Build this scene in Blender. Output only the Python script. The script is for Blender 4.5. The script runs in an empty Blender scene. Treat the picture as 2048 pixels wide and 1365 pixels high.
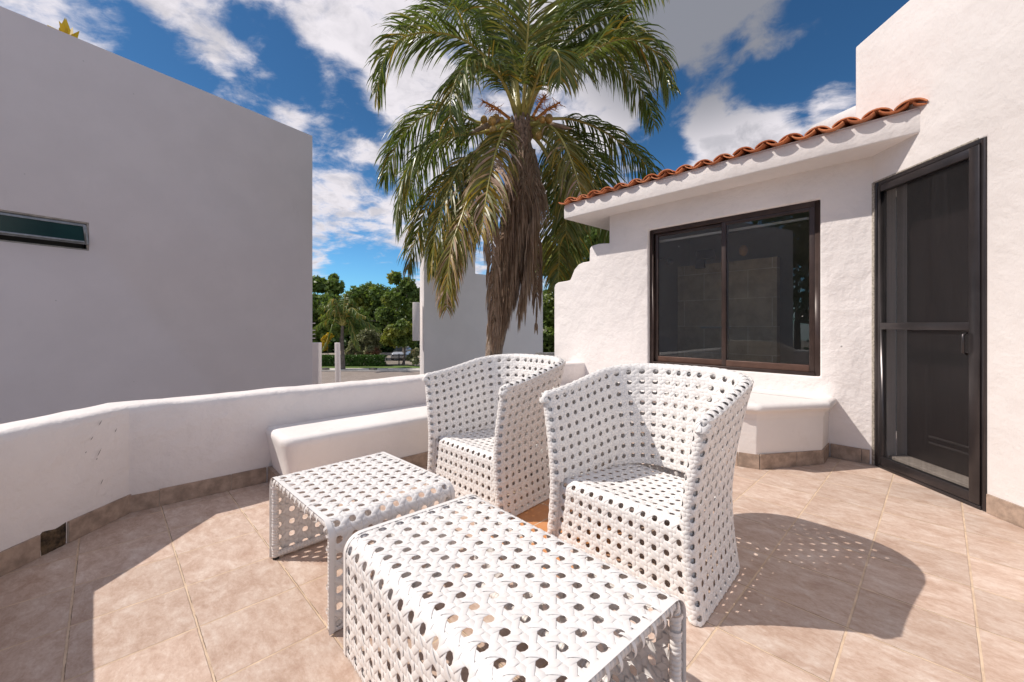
import bpy, bmesh, math, random
import numpy as np
from mathutils import Vector, Matrix, noise as mnoise
from mathutils.geometry import tessellate_polygon

random.seed(7)
rng = np.random.default_rng(7)
scene = bpy.context.scene
R = math.radians

# ------------------------------------------------------------------ camera
F = 834.0          # focal length in photo pixels (2048 wide)
H = 1.10           # eye height
HY = 650.0         # horizon row
cam_d = bpy.data.cameras.new('camera')
cam = bpy.data.objects.new('camera', cam_d)
scene.collection.objects.link(cam)
cam.location = (0, 0, H)
cam.rotation_euler = (R(90), 0, 0)
cam_d.sensor_width = 36
cam_d.lens = 36 * F / 2048
cam_d.shift_y = (HY - 682.5) / 2048
cam_d.clip_start = 0.02
cam_d.clip_end = 2000
scene.camera = cam

def at(x, y, Y):
    return Vector(((x - 1024) / F * Y, Y, H + (HY - y) / F * Y))

# ------------------------------------------------------------------ light
SUN_TRAVEL = Vector((0.87, -0.03, -1.0)).normalized()
sd = bpy.data.lights.new('sun', 'SUN')
sd.energy = 3.7
sd.angle = R(0.53)
sd.color = (1.0, 0.93, 0.85)
so = bpy.data.objects.new('sun', sd)
scene.collection.objects.link(so)
so.rotation_euler = SUN_TRAVEL.to_track_quat('-Z', 'Y').to_euler()
so.location = (-8, 0, 12)

world = bpy.data.worlds.new('World')
scene.world = world
world.use_nodes = True
scene.view_settings.view_transform = 'Standard'
scene.view_settings.look = 'None'
scene.view_settings.exposure = 0.19
scene.view_settings.gamma = 1.0


class NT:
    """tiny node-tree helper"""
    def __init__(s, tree):
        s.t = tree; s.n = tree.nodes; s.l = tree.links
    def node(s, kind, **kw):
        n = s.n.new(kind)
        for k, v in kw.items():
            setattr(n, k, v)
        return n
    def put(s, node, name, val):
        if isinstance(val, bpy.types.NodeSocket):
            s.l.new(val, node.inputs[name])
        elif val is not None:
            node.inputs[name].default_value = val
    def math(s, op, a, b=None, c=None, clamp=False):
        n = s.node('ShaderNodeMath', operation=op, use_clamp=clamp)
        s.put(n, 0, a)
        if b is not None: s.put(n, 1, b)
        if c is not None: s.put(n, 2, c)
        return n.outputs[0]
    def vmath(s, op, a, b=None, scale=None):
        n = s.node('ShaderNodeVectorMath', operation=op)
        s.put(n, 0, a)
        if b is not None: s.put(n, 1, b)
        if scale is not None: s.put(n, 'Scale', scale)
        return n.outputs['Value'] if op in ('DOT_PRODUCT', 'LENGTH', 'DISTANCE') else n.outputs[0]
    def smooth(s, x, a, b, lo=0.0, hi=1.0):
        n = s.node('ShaderNodeMapRange', interpolation_type='SMOOTHSTEP')
        s.put(n, 0, x)
        for i, v in enumerate((a, b, lo, hi)):
            n.inputs[i + 1].default_value = v
        return n.outputs[0]
    def noise(s, vec, scale, detail=4, rough=0.5, dist=0.0, dim='3D', out=0):
        n = s.node('ShaderNodeTexNoise', noise_dimensions=dim)
        if vec is not None: s.l.new(vec, n.inputs['Vector'])
        s.put(n, 'Scale', scale); s.put(n, 'Detail', detail); s.put(n, 'Roughness', rough); s.put(n, 'Distortion', dist)
        return n.outputs[out]
    def mix(s, fac, a, b, mode='MIX'):
        n = s.node('ShaderNodeMix', data_type='RGBA', blend_type=mode)
        s.put(n, 0, fac)
        s.put(n, 6, (*a, 1) if isinstance(a, tuple) and len(a) == 3 else a)
        s.put(n, 7, (*b, 1) if isinstance(b, tuple) and len(b) == 3 else b)
        return n.outputs[2]
    def ramp(s, fac, stops):
        n = s.node('ShaderNodeValToRGB')
        cr = n.color_ramp
        while len(cr.elements) < len(stops): cr.elements.new(0.5)
        for e, (p, c) in zip(cr.elements, stops):
            e.position = p; e.color = (*c, 1)
        s.put(n, 0, fac)
        return n.outputs[0]
    def bump(s, h, strength, dist, normal=None):
        n = s.node('ShaderNodeBump')
        s.put(n, 'Height', h); s.put(n, 'Strength', strength); s.put(n, 'Distance', dist)
        if normal is not None: s.put(n, 'Normal', normal)
        return n.outputs[0]


# ------------------------------------------------------------------ sky with clouds
def build_sky():
    T = NT(world.node_tree)
    T.n.clear()
    out = T.node('ShaderNodeOutputWorld')
    bg = T.node('ShaderNodeBackground')
    bg.inputs['Strength'].default_value = 0.145
    sky = T.node('ShaderNodeTexSky', sky_type='NISHITA', sun_disc=False)
    sky.sun_elevation = R(49)
    sky.sun_rotation = R(-92)
    sky.air_density = 1.0; sky.dust_density = 0.35; sky.ozone_density = 3.0
    tc = T.node('ShaderNodeTexCoord')
    d = T.vmath('NORMALIZE', tc.outputs['Generated'])
    sep = T.node('ShaderNodeSeparateXYZ'); T.l.new(d, sep.inputs[0])
    dx, dy, dz = sep.outputs
    # cloud deck seen in perspective
    den = T.math('ADD', T.math('MAXIMUM', dz, 0.0), 0.20)
    comb = T.node('ShaderNodeCombineXYZ')
    T.put(comb, 0, T.math('DIVIDE', dx, den)); T.put(comb, 1, T.math('DIVIDE', dy, den)); T.put(comb, 2, 0.0)
    pos = T.vmath('ADD', comb.outputs[0], (3.3, 1.7, 0.4))
    # slight shear so that the wisps trail
    warp = T.noise(pos, 1.5, 4, .6, out=1)
    pw = T.vmath('ADD', pos, T.vmath('SCALE', T.vmath('SUBTRACT', warp, (.5, .5, .5)), scale=.35))
    n1 = T.noise(pw, 2.6, 8, 0.60, 0.1)
    n2 = T.noise(T.vmath('ADD', pw, (7.0, 2.0, 1.0)), 7.5, 8, 0.62, 0.1)
    n3 = T.noise(d, 6.5, 9, 0.58, 0.1)
    dens = T.math('ADD', T.math('MULTIPLY', n1, 0.50), T.math('MULTIPLY', n2, 0.36))
    dens = T.math('ADD', dens, T.math('MULTIPLY', n3, 0.34))
    dens = T.math('ADD', T.math('MULTIPLY', T.math('SUBTRACT', dens, .60), 1.75), .555)
    # where the banks and the blue gaps lie: (photo x, y, radius deg, weight)
    blobs = [
        (1330, -80, 15, 0.36), (1520, -10, 6, 0.26), (1270, 40, 5, .14), (1380, 190, 3, -.15), (1310, 300, 4, -.18), (1180, 0, 12, 0.15), (1460, 270, 5.5, 0.46), (1540, 85, 2.6, .42), (1425, 165, 3, .45), (1600, 225, 3.5, .30), (1680, 200, 2.5, .3), (1650, 70, 2.5, .25), (1530, 290, 4, 0.12), (1230, 230, 6, 0.06),
        (680, 110, 8, 0.20), (760, 130, 8, .16), (560, 40, 6, 0.12), (430, 40, 6, 0.16), (330, 30, 6, 0.14), (300, 60, 4, .1), (730, 430, 8, 0.26), (660, 490, 5, .2), (640, 350, 5, 0.14),
        (480, 120, 4, 0.12), (190, 90, 3, 0.12), (780, 290, 7, 0.16), (740, 20, 6, .12), (400, 130, 3, .1), (640, 240, 4, .12), (560, 210, 3, .08), (1420, 180, 5, .08), (1650, 215, 3, .08),
        (1590, 130, 7, -0.30), (1720, 70, 8, -0.22), (1500, 140, 5, -.34), (1420, 150, 4, -.26), (1345, 215, 3.5, -.26), (1600, 200, 4, -.16), (1350, 320, 3, -.2), (1330, 330, 4, -0.05), (1560, 200, 3, -0.10), (1690, 170, 5, -.10), (1390, 150, 2.5, -.10),
        (230, 55, 3, -0.16), (290, 100, 3.5, -.16), (360, 140, 4, -0.18), (460, 205, 4, -0.20), (520, 225, 3, -.12), (430, 15, 2.5, -0.12), (520, 60, 3, -.16), (545, 110, 4, -0.20), (590, 165, 3, -0.18), (680, 200, 4, -0.18),
        (660, 300, 3, -0.16), (735, 550, 5, -0.40), (720, 215, 3, -0.12), (100, 0, 3, -0.10), (740, 370, 2.5, -.14),
    ]
    bias = None
    for (px, py, rad, w) in blobs:
        if w > 0 and px < 1200: w *= (.80 if px < 570 else .40)
        v = (at(px, py, 1.0) - Vector((0, 0, H))).normalized()
        dot = T.vmath('DOT_PRODUCT', d, tuple(v))
        g = T.smooth(dot, math.cos(R(rad * 1.35)), 1.0, 0.0, w * .85)
        bias = g if bias is None else T.math('ADD', bias, g)
    dens2 = T.math('ADD', dens, bias)
    mask = T.math('POWER', T.smooth(dens2, 0.41, 0.72), 1.2)
    thick = T.smooth(dens2, 0.58, 0.95)
    gnoise = T.noise(T.vmath('ADD', pw, (0.15, 0.3, 2.0)), 3.6, 7, 0.6, 0.2)
    gn2 = T.noise(T.vmath('ADD', d, (1, 2, 3)), 7.0, 7, 0.6, 0.2)
    grey = T.math('MULTIPLY', thick, T.smooth(gnoise, 0.38, 0.66, 0, .50), clamp=True)
    grey = T.math('MAXIMUM', grey, T.smooth(T.noise(T.vmath('ADD', pw, (3, 3, 3)), 6.0, 8, .65), .40, .68, 0, .38))
    big = T.smooth(T.vmath('DOT_PRODUCT', d, tuple((at(1400, -60, 1) - Vector((0, 0, H))).normalized())), math.cos(R(19)), math.cos(R(9)))
    big2 = T.smooth(T.vmath('DOT_PRODUCT', d, tuple((at(1570, -20, 1) - Vector((0, 0, H))).normalized())), math.cos(R(7)), math.cos(R(3)))
    big = T.math('MAXIMUM', big, big2)
    low = T.smooth(T.vmath('DOT_PRODUCT', d, tuple((at(690, 490, 1) - Vector((0, 0, H))).normalized())), math.cos(R(8)), math.cos(R(2)))
    grey = T.math('MAXIMUM', grey, T.math('MULTIPLY', big, 0.92))
    grey = T.math('MAXIMUM', grey, T.math('MULTIPLY', T.math('MULTIPLY', low, thick), T.smooth(gn2, .40, .56)))
    cum = T.smooth(T.vmath('DOT_PRODUCT', d, tuple((at(1480, 305, 1) - Vector((0, 0, H))).normalized())), math.cos(R(5)), math.cos(R(1)))
    grey = T.math('MAXIMUM', grey, T.math('MULTIPLY', T.math('MULTIPLY', cum, .7), T.smooth(gn2, .40, .60)))
    cloud_col = T.mix(grey, (5.6, 5.3, 5.55), (1.30, 1.38, 1.62))
    skyt = T.mix(1.0, sky.outputs[0], (0.25, 0.48, 0.63), 'MULTIPLY')
    lowblue = T.smooth(dz, 0.0, 0.45, 1.5, .80)
    skyt2 = T.vmath('SCALE', skyt, scale=lowblue)
    col = T.mix(T.math('MULTIPLY', mask, 0.97), skyt2, cloud_col)
    T.l.new(col, bg.inputs['Color'])
    T.l.new(bg.outputs[0], out.inputs[0])
build_sky()

# ------------------------------------------------------------------ object helpers
def tag(o, label=None, cat=None, group=None, kind=None):
    if label: o['label'] = label
    if cat: o['category'] = cat
    if group: o['group'] = group
    if kind: o['kind'] = kind
    return o

def link(o, parent=None):
    scene.collection.objects.link(o)
    if parent is not None: o.parent = parent
    return o

def empty(name, loc=(0, 0, 0), rz=0.0):
    o = bpy.data.objects.new(name, None)
    o.empty_display_size = 0.2
    o.location = loc; o.rotation_euler = (0, 0, rz)
    return link(o)

def mesh_obj(name, verts, faces, mat, parent=None, smooth=False, midx=None, world_space=True):
    me = bpy.data.meshes.new(name)
    verts = np.asarray(verts, dtype=float)
    if parent is not None and world_space:
        # vertices are given in world coordinates, parent sits at its own base
        m = parent_matrix(parent).inverted()
        mm = np.array(m)
        verts = verts @ mm[:3, :3].T + mm[:3, 3]
    if isinstance(faces, np.ndarray):
        faces = faces.tolist()
    me.from_pydata(verts.tolist(), [], faces)
    mats = mat if isinstance(mat, (list, tuple)) else [mat]
    for m in mats: me.materials.append(m)
    if midx is not None: me.polygons.foreach_set('material_index', np.asarray(midx, dtype=np.int32))
    if smooth: me.polygons.foreach_set('use_smooth', np.ones(len(me.polygons), dtype=bool))
    me.update()
    o = bpy.data.objects.new(name, me)
    return link(o, parent)

def parent_matrix(p):
    m = Matrix.LocRotScale(p.location, p.rotation_euler, p.scale)
    if p.parent is not None: return parent_matrix(p.parent) @ m
    return m

class MB:
    """collects geometry for ONE mesh object"""
    def __init__(s): s.v = []; s.f = []; s.m = []
    def add(s, verts, faces, mi=0):
        o = len(s.v)
        s.v.extend([tuple(x) for x in verts])
        s.f.extend([tuple(int(i) + o for i in f) for f in faces])
        s.m.extend([mi] * len(faces))
    def box(s, a, b, fr=None, mi=0):
        (x0, y0, z0), (x1, y1, z1) = a, b
        vs = [(x, y, z) for z in (z0, z1) for y in (y0, y1) for x in (x0, x1)]
        if fr: vs = [fr(*v) for v in vs]
        s.add(vs, [(0, 2, 3, 1), (4, 5, 7, 6), (0, 1, 5, 4), (2, 6, 7, 3), (0, 4, 6, 2), (1, 3, 7, 5)], mi)
    def prism(s, poly, z0, z1, fr=None, mi=0):
        n = len(poly)
        vs = [(x, y, z0) for x, y in poly] + [(x, y, z1) for x, y in poly]
        if fr: vs = [fr(*v) for v in vs]
        s.add(vs, [tuple(range(n))[::-1], tuple(range(n, 2 * n))] + [(i, (i + 1) % n, n + (i + 1) % n, n + i) for i in range(n)], mi)
    def tube(s, pts, rad, seg=8, mi=0, caps=True):
        pts = [Vector(p) for p in pts]
        if not hasattr(rad, '__len__'): rad = [rad] * len(pts)
        base = len(s.v)
        up = Vector((0, 0, 1))
        t0 = (pts[1] - pts[0]).normalized()
        n = t0.cross(up)
        if n.length < 0.01: n = t0.cross(Vector((1, 0, 0)))
        n.normalize()
        vs = []
        for i, p in enumerate(pts):
            t = (pts[min(i + 1, len(pts) - 1)] - pts[max(i - 1, 0)]).normalized()
            n = (n - t * n.dot(t)).normalized()
            b = t.cross(n)
            for k in range(seg):
                a = 2 * math.pi * k / seg
                vs.append(p + (n * math.cos(a) + b * math.sin(a)) * rad[i])
        fs = []
        for i in range(len(pts) - 1):
            for k in range(seg):
                k2 = (k + 1) % seg
                fs.append((i * seg + k, i * seg + k2, (i + 1) * seg + k2, (i + 1) * seg + k))
        if caps:
            fs.append(tuple(range(seg))[::-1]); fs.append(tuple(range((len(pts) - 1) * seg, len(pts) * seg)))
        s.add(vs, fs, mi)
    def blob(s, c, r, seg=10, rings=7, mi=0):
        vs = []; fs = []
        rr = r if hasattr(r, '__len__') else (r, r, r)
        for i in range(rings + 1):
            th = math.pi * i / rings
            for k in range(seg):
                a = 2 * math.pi * k / seg
                vs.append((c[0] + rr[0] * math.sin(th) * math.cos(a), c[1] + rr[1] * math.sin(th) * math.sin(a), c[2] + rr[2] * math.cos(th)))
        for i in range(rings):
            for k in range(seg):
                k2 = (k + 1) % seg
                fs.append((i * seg + k, (i + 1) * seg + k, (i + 1) * seg + k2, i * seg + k2))
        s.add(vs, fs, mi)
    def build(s, name, mat, parent=None, smooth=False, bevel=0.0, segs=2, angle=35):
        o = mesh_obj(name, s.v, s.f, mat, parent, smooth, s.m if isinstance(mat, (list, tuple)) else None)
        if bevel > 0: bevel_obj(o, bevel, segs, angle)
        return o

def bevel_obj(o, w, segs=2, angle=35):
    bm = bmesh.new(); bm.from_mesh(o.data)
    bmesh.ops.remove_doubles(bm, verts=bm.verts, dist=1e-5)
    bmesh.ops.recalc_face_normals(bm, faces=bm.faces)
    es = [e for e in bm.edges if len(e.link_faces) == 2 and e.calc_face_angle(0) > R(angle)]
    bmesh.ops.bevel(bm, geom=es, offset=w, segments=segs, profile=0.5, affect='EDGES', clamp_overlap=True)
    bm.to_mesh(o.data); bm.free()
    if segs > 1:
        o.data.polygons.foreach_set('use_smooth', np.ones(len(o.data.polygons), dtype=bool))
        bm = bmesh.new(); bm.from_mesh(o.data)
        for e in bm.edges:
            if len(e.link_faces) == 2 and e.calc_face_angle(0) > R(50): e.smooth = False
        bm.to_mesh(o.data); bm.free()
    return o

def sheet(outline, holes, fr, d0, d1):
    """prism of thickness d0..d1 with holes; outline in (a,z); fr(a,d,z)->world"""
    loops = [outline] + holes
    tri = tessellate_polygon([[Vector((x, y, 0)) for x, y in lp] for lp in loops])
    flat = [p for lp in loops for p in lp]
    n = len(flat)
    vs = [fr(x, d0, y) for x, y in flat] + [fr(x, d1, y) for x, y in flat]
    fs = [tuple(t) for t in tri] + [tuple(i + n for i in reversed(t)) for t in tri]
    o = 0
    for lp in loops:
        m = len(lp)
        for i in range(m):
            a, b = o + i, o + (i + 1) % m
            fs.append((a, b, b + n, a + n))
        o += m
    bm = bmesh.new()
    bv = [bm.verts.new(v) for v in vs]
    for f in fs:
        try: bm.faces.new([bv[i] for i in f])
        except ValueError: pass
    bmesh.ops.recalc_face_normals(bm, faces=bm.faces)
    bmesh.ops.dissolve_limit(bm, angle_limit=0.001, verts=bm.verts, edges=bm.edges)
    bm.verts.index_update()
    V = [v.co.copy() for v in bm.verts]; Fc = [tuple(v.index for v in f.verts) for f in bm.faces]
    bm.free()
    return V, Fc

# ------------------------------------------------------------------ materials
def new_mat(name):
    m = bpy.data.materials.new(name); m.use_nodes = True
    T = NT(m.node_tree)
    b = m.node_tree.nodes['Principled BSDF']
    return m, T, b

def setb(b, **kw):
    names = {'rough': 'Roughness', 'metal': 'Metallic', 'spec': 'Specular IOR Level', 'trans': 'Transmission Weight', 'sheen': 'Sheen Weight'}
    for k, v in kw.items(): b.inputs[names[k]].default_value = v

def pos(T):
    return T.node('ShaderNodeNewGeometry').outputs['Position']

def stucco(name, col, bump=0.35, big=0.5, speck=0.0, var=0.04, fine=260, dirt=0.0):
    m, T, b = new_mat(name)
    p = pos(T)
    n0 = T.noise(p, 1.6, 5, 0.6)
    c = T.mix(T.smooth(n0, .35, .7), tuple(x * (1 - var) for x in col), tuple(min(1, x * (1 + var * .6)) for x in col))
    if dirt:
        nd = T.noise(T.vmath('MULTIPLY', p, (1, 1, .35)), 5.0, 8, 0.72)
        c = T.mix(T.smooth(nd, .58, .78, 0, dirt), c, (col[0] * .55, col[1] * .52, col[2] * .46))
    if speck:
        v = T.node('ShaderNodeTexVoronoi'); T.l.new(p, v.inputs['Vector']); v.inputs['Scale'].default_value = 7.0
        sepc = T.node('ShaderNodeSeparateColor'); T.l.new(v.outputs['Color'], sepc.inputs[0])
        thr = T.smooth(sepc.outputs[0], .80, .98, 0.0, .055)
        sp = T.math('LESS_THAN', v.outputs['Distance'], thr)
        c = T.mix(T.math('MULTIPLY', sp, speck), c, (.10, .09, .08))
    T.l.new(c, b.inputs['Base Color'])
    setb(b, rough=.92, spec=.2)
    nb = T.noise(p, 5.5, 5, 0.58, .15)
    nf = T.noise(p, fine, 3, 0.6)
    bn = T.bump(nb, big, 0.035)
    bn = T.bump(T.noise(p, 21.0, 4, .6), big * .5, 0.007, bn)
    bn = T.bump(nf, bump, 0.0015, bn)
    T.l.new(bn, b.inputs['Normal'])
    return m

def simple(name, col, rough=.6, metal=0.0, spec=.5, var=.15, nscale=12, bump=0.0, bscale=60):
    m, T, b = new_mat(name)
    p = pos(T)
    n = T.noise(p, nscale, 6, 0.6)
    c = T.mix(T.smooth(n, .3, .7), tuple(x * (1 - var) for x in col), tuple(min(1, x * (1 + var)) for x in col))
    T.l.new(c, b.inputs['Base Color'])
    setb(b, rough=rough, metal=metal, spec=spec)
    if bump:
        T.l.new(T.bump(T.noise(p, bscale, 4, .6), bump, .01), b.inputs['Normal'])
    return m

def mat_floor():
    m, T, b = new_mat('floor_tile')
    p = pos(T)
    # tile axes
    ang = R(44.3)
    ax = (-math.sin(ang), math.cos(ang), 0); bx = (math.cos(ang), math.sin(ang), 0)
    a = T.vmath('DOT_PRODUCT', p, ax); bb = T.vmath('DOT_PRODUCT', p, bx)
    ga = T.math('DIVIDE', T.math('SUBTRACT', a, 1.8835 - 3.3), 0.330)
    gb = T.math('DIVIDE', T.math('SUBTRACT', bb, 0.2425 - 3.37), 0.337)
    wob = T.noise(p, 26, 3, .6)
    wobc = T.math('MULTIPLY', T.math('SUBTRACT', wob, .5), .012)
    def edge(g, tile):
        f = T.math('FRACT', T.math('ADD', g, wobc))
        e = T.math('MINIMUM', f, T.math('SUBTRACT', 1.0, f))
        return T.math('MULTIPLY', e, tile), f
    ea, fa = edge(ga, .330); eb, fb = edge(gb, .337)
    e = T.math('MINIMUM', ea, eb)
    grout = T.smooth(e, 0.0030, 0.0048, 1, 0)
    groutb = T.smooth(eb, 0.0026, 0.0055, 1, 0)
    # dark crack on one side of the wider joints
    crack = T.math('MULTIPLY', T.smooth(T.math('ABSOLUTE', T.math('SUBTRACT', fb, .0095)), .001, .0055, 1, 0), T.smooth(T.noise(p, 7, 4, .6), .42, .56))
    # cell id -> per tile tone
    cid = T.node('ShaderNodeCombineXYZ'); T.put(cid, 0, T.math('FLOOR', ga)); T.put(cid, 1, T.math('FLOOR', gb))
    wn = T.node('ShaderNodeTexWhiteNoise', noise_dimensions='2D'); T.l.new(cid.outputs[0], wn.inputs['Vector'])
    # mottled stone print, offset per tile
    off = T.vmath('SCALE', wn.outputs['Color'], scale=9.0)
    ab = T.node('ShaderNodeCombineXYZ'); T.put(ab, 0, T.math('MULTIPLY', a, 1.0)); T.put(ab, 1, T.math('MULTIPLY', bb, 1.7)); T.put(ab, 2, 0.0)
    q = T.vmath('ADD', ab.outputs[0], off)
    n1 = T.noise(q, 7.5, 9, 0.70, .5)
    n2 = T.noise(q, 24, 8, 0.74, .3)
    n3 = T.noise(q, 85, 5, 0.7)
    f = T.math('ADD', T.math('MULTIPLY', n1, .52), T.math('MULTIPLY', n2, .33))
    f = T.math('ADD', f, T.math('MULTIPLY', n3, .17))
    col = T.ramp(f, [(.35, (.40, .26, .195)), (.45, (.485, .345, .268)), (.51, (.55, .41, .33)), (.57, (.61, .485, .405)), (.67, (.71, .60, .53))])
    tone = T.math('ADD', T.math('MULTIPLY', wn.outputs['Value'], .20), .92)
    col = T.vmath('SCALE', col, scale=tone)
    # orange patch between the chairs, and faint stains
    dvec = T.vmath('SUBTRACT', p, (.22, 2.22, 0.0))
    dl = T.vmath('LENGTH', T.vmath('MULTIPLY', dvec, (1.5, 1.45, 1.0)))
    st = T.math('ADD', dl, T.math('MULTIPLY', T.math('SUBTRACT', T.noise(p, 5, 4, .6), .5), .5))
    orange_mask = T.smooth(st, .42, .72, .80, 0)
    col = T.mix(orange_mask, col, (.62, .235, .055))
    dirt = T.smooth(T.noise(p, 2.2, 7, .7), .55, .75, 0, .16)
    col = T.mix(dirt, col, (.30, .22, .17))
    spk = T.smooth(T.noise(p, 160, 2, .5), .70, .76, 0, .5)
    col = T.mix(spk, col, (.20, .13, .09))
    gcol = T.mix(T.smooth(T.noise(p, 10, 5, .6), .35, .65), (.70, .53, .38), (.56, .41, .29))
    col = T.mix(grout, col, gcol)
    col = T.mix(T.math('MULTIPLY', crack, .85), col, (.10, .065, .045))
    T.l.new(col, b.inputs['Base Color'])
    rg = T.math('ADD', T.math('MULTIPLY', n2, .25), .42)
    T.l.new(rg, b.inputs['Roughness'])
    setb(b, spec=.35)
    hgt = T.math('SUBTRACT', T.math('MULTIPLY', f, .7), T.math('MULTIPLY', T.math('MAXIMUM', grout, crack), .8))
    T.l.new(T.bump(hgt, .7, .004), b.inputs['Normal'])
    return m

def mat_weave():
    m, T, b = new_mat('white_plastic_strip')
    p = pos(T)
    geo = T.node('ShaderNodeNewGeometry')
    rnd = geo.outputs['Random Per Island']
    c = T.mix(rnd, (.76, .725, .70), (.84, .81, .785))
    n = T.noise(p, 34, 5, .65)
    c = T.mix(T.smooth(n, .60, .80, 0, .28), c, (.55, .49, .43))
    T.l.new(c, b.inputs['Base Color'])
    setb(b, rough=.40, spec=.45)
    T.l.new(T.bump(T.noise(p, 190, 3, .5), .12, .002), b.inputs['Normal'])
    return m

def mat_glass(name, tint=(.55, .58, .56), ior=1.5, boost=1.0, rough=0.0):
    m, T, b = new_mat(name)
    T.n.remove(b)
    out = T.n['Material Output']
    tr = T.node('ShaderNodeBsdfTransparent'); tr.inputs[0].default_value = (*tint, 1)
    gl = T.node('ShaderNodeBsdfGlossy'); gl.inputs['Roughness'].default_value = rough
    gl.inputs[0].default_value = (.95, .97, 1, 1)
    fr = T.node('ShaderNodeFresnel'); fr.inputs['IOR'].default_value = ior
    f = T.math('MULTIPLY', fr.outputs[0], boost, clamp=True)
    p = pos(T)
    sp = T.node('ShaderNodeTexVoronoi'); T.l.new(p, sp.inputs['Vector']); sp.inputs['Scale'].default_value = 16
    spc = T.node('ShaderNodeSeparateColor'); T.l.new(sp.outputs['Color'], spc.inputs[0])
    spot = T.math('LESS_THAN', sp.outputs['Distance'], T.smooth(spc.outputs[0], .80, 1.0, 0, .07))
    df = T.node('ShaderNodeBsdfDiffuse'); df.inputs[0].default_value = (.6, .58, .55, 1)
    film = T.smooth(T.noise(p, 3.0, 6, .7), .45, .8, .002, .010)
    mx = T.node('ShaderNodeMixShader'); T.l.new(f, mx.inputs[0]); T.l.new(tr.outputs[0], mx.inputs[1]); T.l.new(gl.outputs[0], mx.inputs[2])
    m2 = T.node('ShaderNodeMixShader'); T.l.new(T.math('MAXIMUM', T.math('MULTIPLY', spot, .7), film), m2.inputs[0]); T.l.new(mx.outputs[0], m2.inputs[1]); T.l.new(df.outputs[0], m2.inputs[2])
    T.l.new(m2.outputs[0], out.inputs[0])
    return m

def mat_screen():
    m, T, b = new_mat('insect_mesh')
    out = T.n['Material Output']
    b.inputs['Base Color'].default_value = (.020, .018, .019, 1); setb(b, rough=.55)
    tr = T.node('ShaderNodeBsdfTransparent'); tr.inputs[0].default_value = (.94, .93, .93, 1)
    mx = T.node('ShaderNodeMixShader')
    p = pos(T)
    st = T.noise(T.vmath('MULTIPLY', p, (1, 40, 1.2)), 1.0, 4, .6)
    T.l.new(T.smooth(st, .3, .7, .34, .46), mx.inputs[0])
    T.l.new(tr.outputs[0], mx.inputs[1]); T.l.new(b.outputs[0], mx.inputs[2]); T.l.new(mx.outputs[0], out.inputs[0])
    return m

def leaf_mat(name, ca, cb, rough=.45, trans=.35, nscale=6, spec=.5, third=None):
    m, T, b = new_mat(name)
    p = pos(T)
    geo = T.node('ShaderNodeNewGeometry')
    f = T.math('ADD', T.math('MULTIPLY', geo.outputs['Random Per Island'], .6), T.math('MULTIPLY', T.smooth(T.noise(p, nscale, 4, .6), .3, .7), .4))
    c = T.mix(f, ca, cb)
    if third:
        c = T.mix(T.smooth(T.noise(T.vmath('ADD', p, (5, 3, 1)), nscale * .45, 3, .6), .56, .72), c, third)
    T.l.new(c, b.inputs['Base Color'])
    setb(b, rough=rough, spec=spec)
    tl = T.node('ShaderNodeBsdfTranslucent')
    T.l.new(T.mix(.5, c, (.9, 1, .3), 'MULTIPLY'), tl.inputs[0])
    mx = T.node('ShaderNodeMixShader'); mx.inputs[0].default_value = trans
    T.l.new(b.outputs[0], mx.inputs[1]); T.l.new(tl.outputs[0], mx.inputs[2])
    T.l.new(mx.outputs[0], T.n['Material Output'].inputs[0])
    return m

M = {}
M['wall'] = stucco('white_stucco', (.735, .685, .66), .35, .42, speck=.7, var=.035, dirt=.22)
M['wall2'] = stucco('hand_smoothed_stucco', (.80, .745, .72), .3, .65, speck=.6, var=.045, dirt=.20)
M['bench'] = stucco('white_bench_stucco', (.81, .76, .73), .3, .30, speck=.3, var=.04, dirt=.28)
M['neigh'] = stucco('neighbour_render', (.71, .63, .635), .5, .06, speck=.3, var=.03, fine=330, dirt=.10)
M['farwall'] = stucco('far_white_render', (.84, .78, .755), .3, .03, var=.03)
M['base'] = simple('baseboard_tile', (.36, .265, .205), .5, var=.28, nscale=16, bump=.15)
M['grout'] = simple('grout', (.48, .40, .33), .9, var=.15)
M['floor'] = mat_floor()
M['weave'] = mat_weave()
M['wrap'] = simple('white_wrap', (.78, .74, .71), .42, var=.05, nscale=40)
M['foot'] = simple('black_rubber_foot', (.03, .028, .026), .7)
M['tile'] = None
def mat_tile():
    m, T, b = new_mat('terracotta')
    p = pos(T)
    r = T.node('ShaderNodeNewGeometry').outputs['Random Per Island']
    c = T.ramp(r, [(0, (.42, .13, .06)), (.35, (.58, .19, .08)), (.7, (.66, .25, .115)), (1, (.50, .21, .12))])
    c = T.mix(T.smooth(T.noise(p, 14, 8, .7), .45, .72, 0, .7), c, (.26, .12, .07))
    c = T.mix(T.smooth(T.noise(p, 5, 8, .75), .60, .74, 0, .8), c, (.12, .10, .07))
    c = T.mix(T.smooth(T.noise(T.vmath('ADD', p, (4, 4, 4)), 30, 6, .7), .62, .72, 0, .6), c, (.62, .52, .42))
    T.l.new(c, b.inputs['Base Color']); setb(b, rough=.95, spec=.15)
    T.l.new(T.bump(T.noise(p, 80, 5, .65), .5, .006), b.inputs['Normal'])
    return m
M['tile'] = mat_tile()
M['frame'] = simple('brown_aluminium', (.050, .031, .026), .38, metal=.3, spec=.5, var=.25, nscale=5)
M['frame_sill'] = simple('faded_brown_aluminium', (.115, .062, .045), .4, metal=.3, var=.2, nscale=5)
M['dframe'] = simple('bronze_aluminium', (.060, .052, .053), .30, metal=.65, var=.2, nscale=4)
M['glass'] = mat_glass('window_glass', (.92, .93, .91), 1.5, 1.15)
M['screen'] = mat_screen()
M['darkdoor'] = simple('dark_painted_door', (.018, .012, .012), .45, var=.25)
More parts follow.
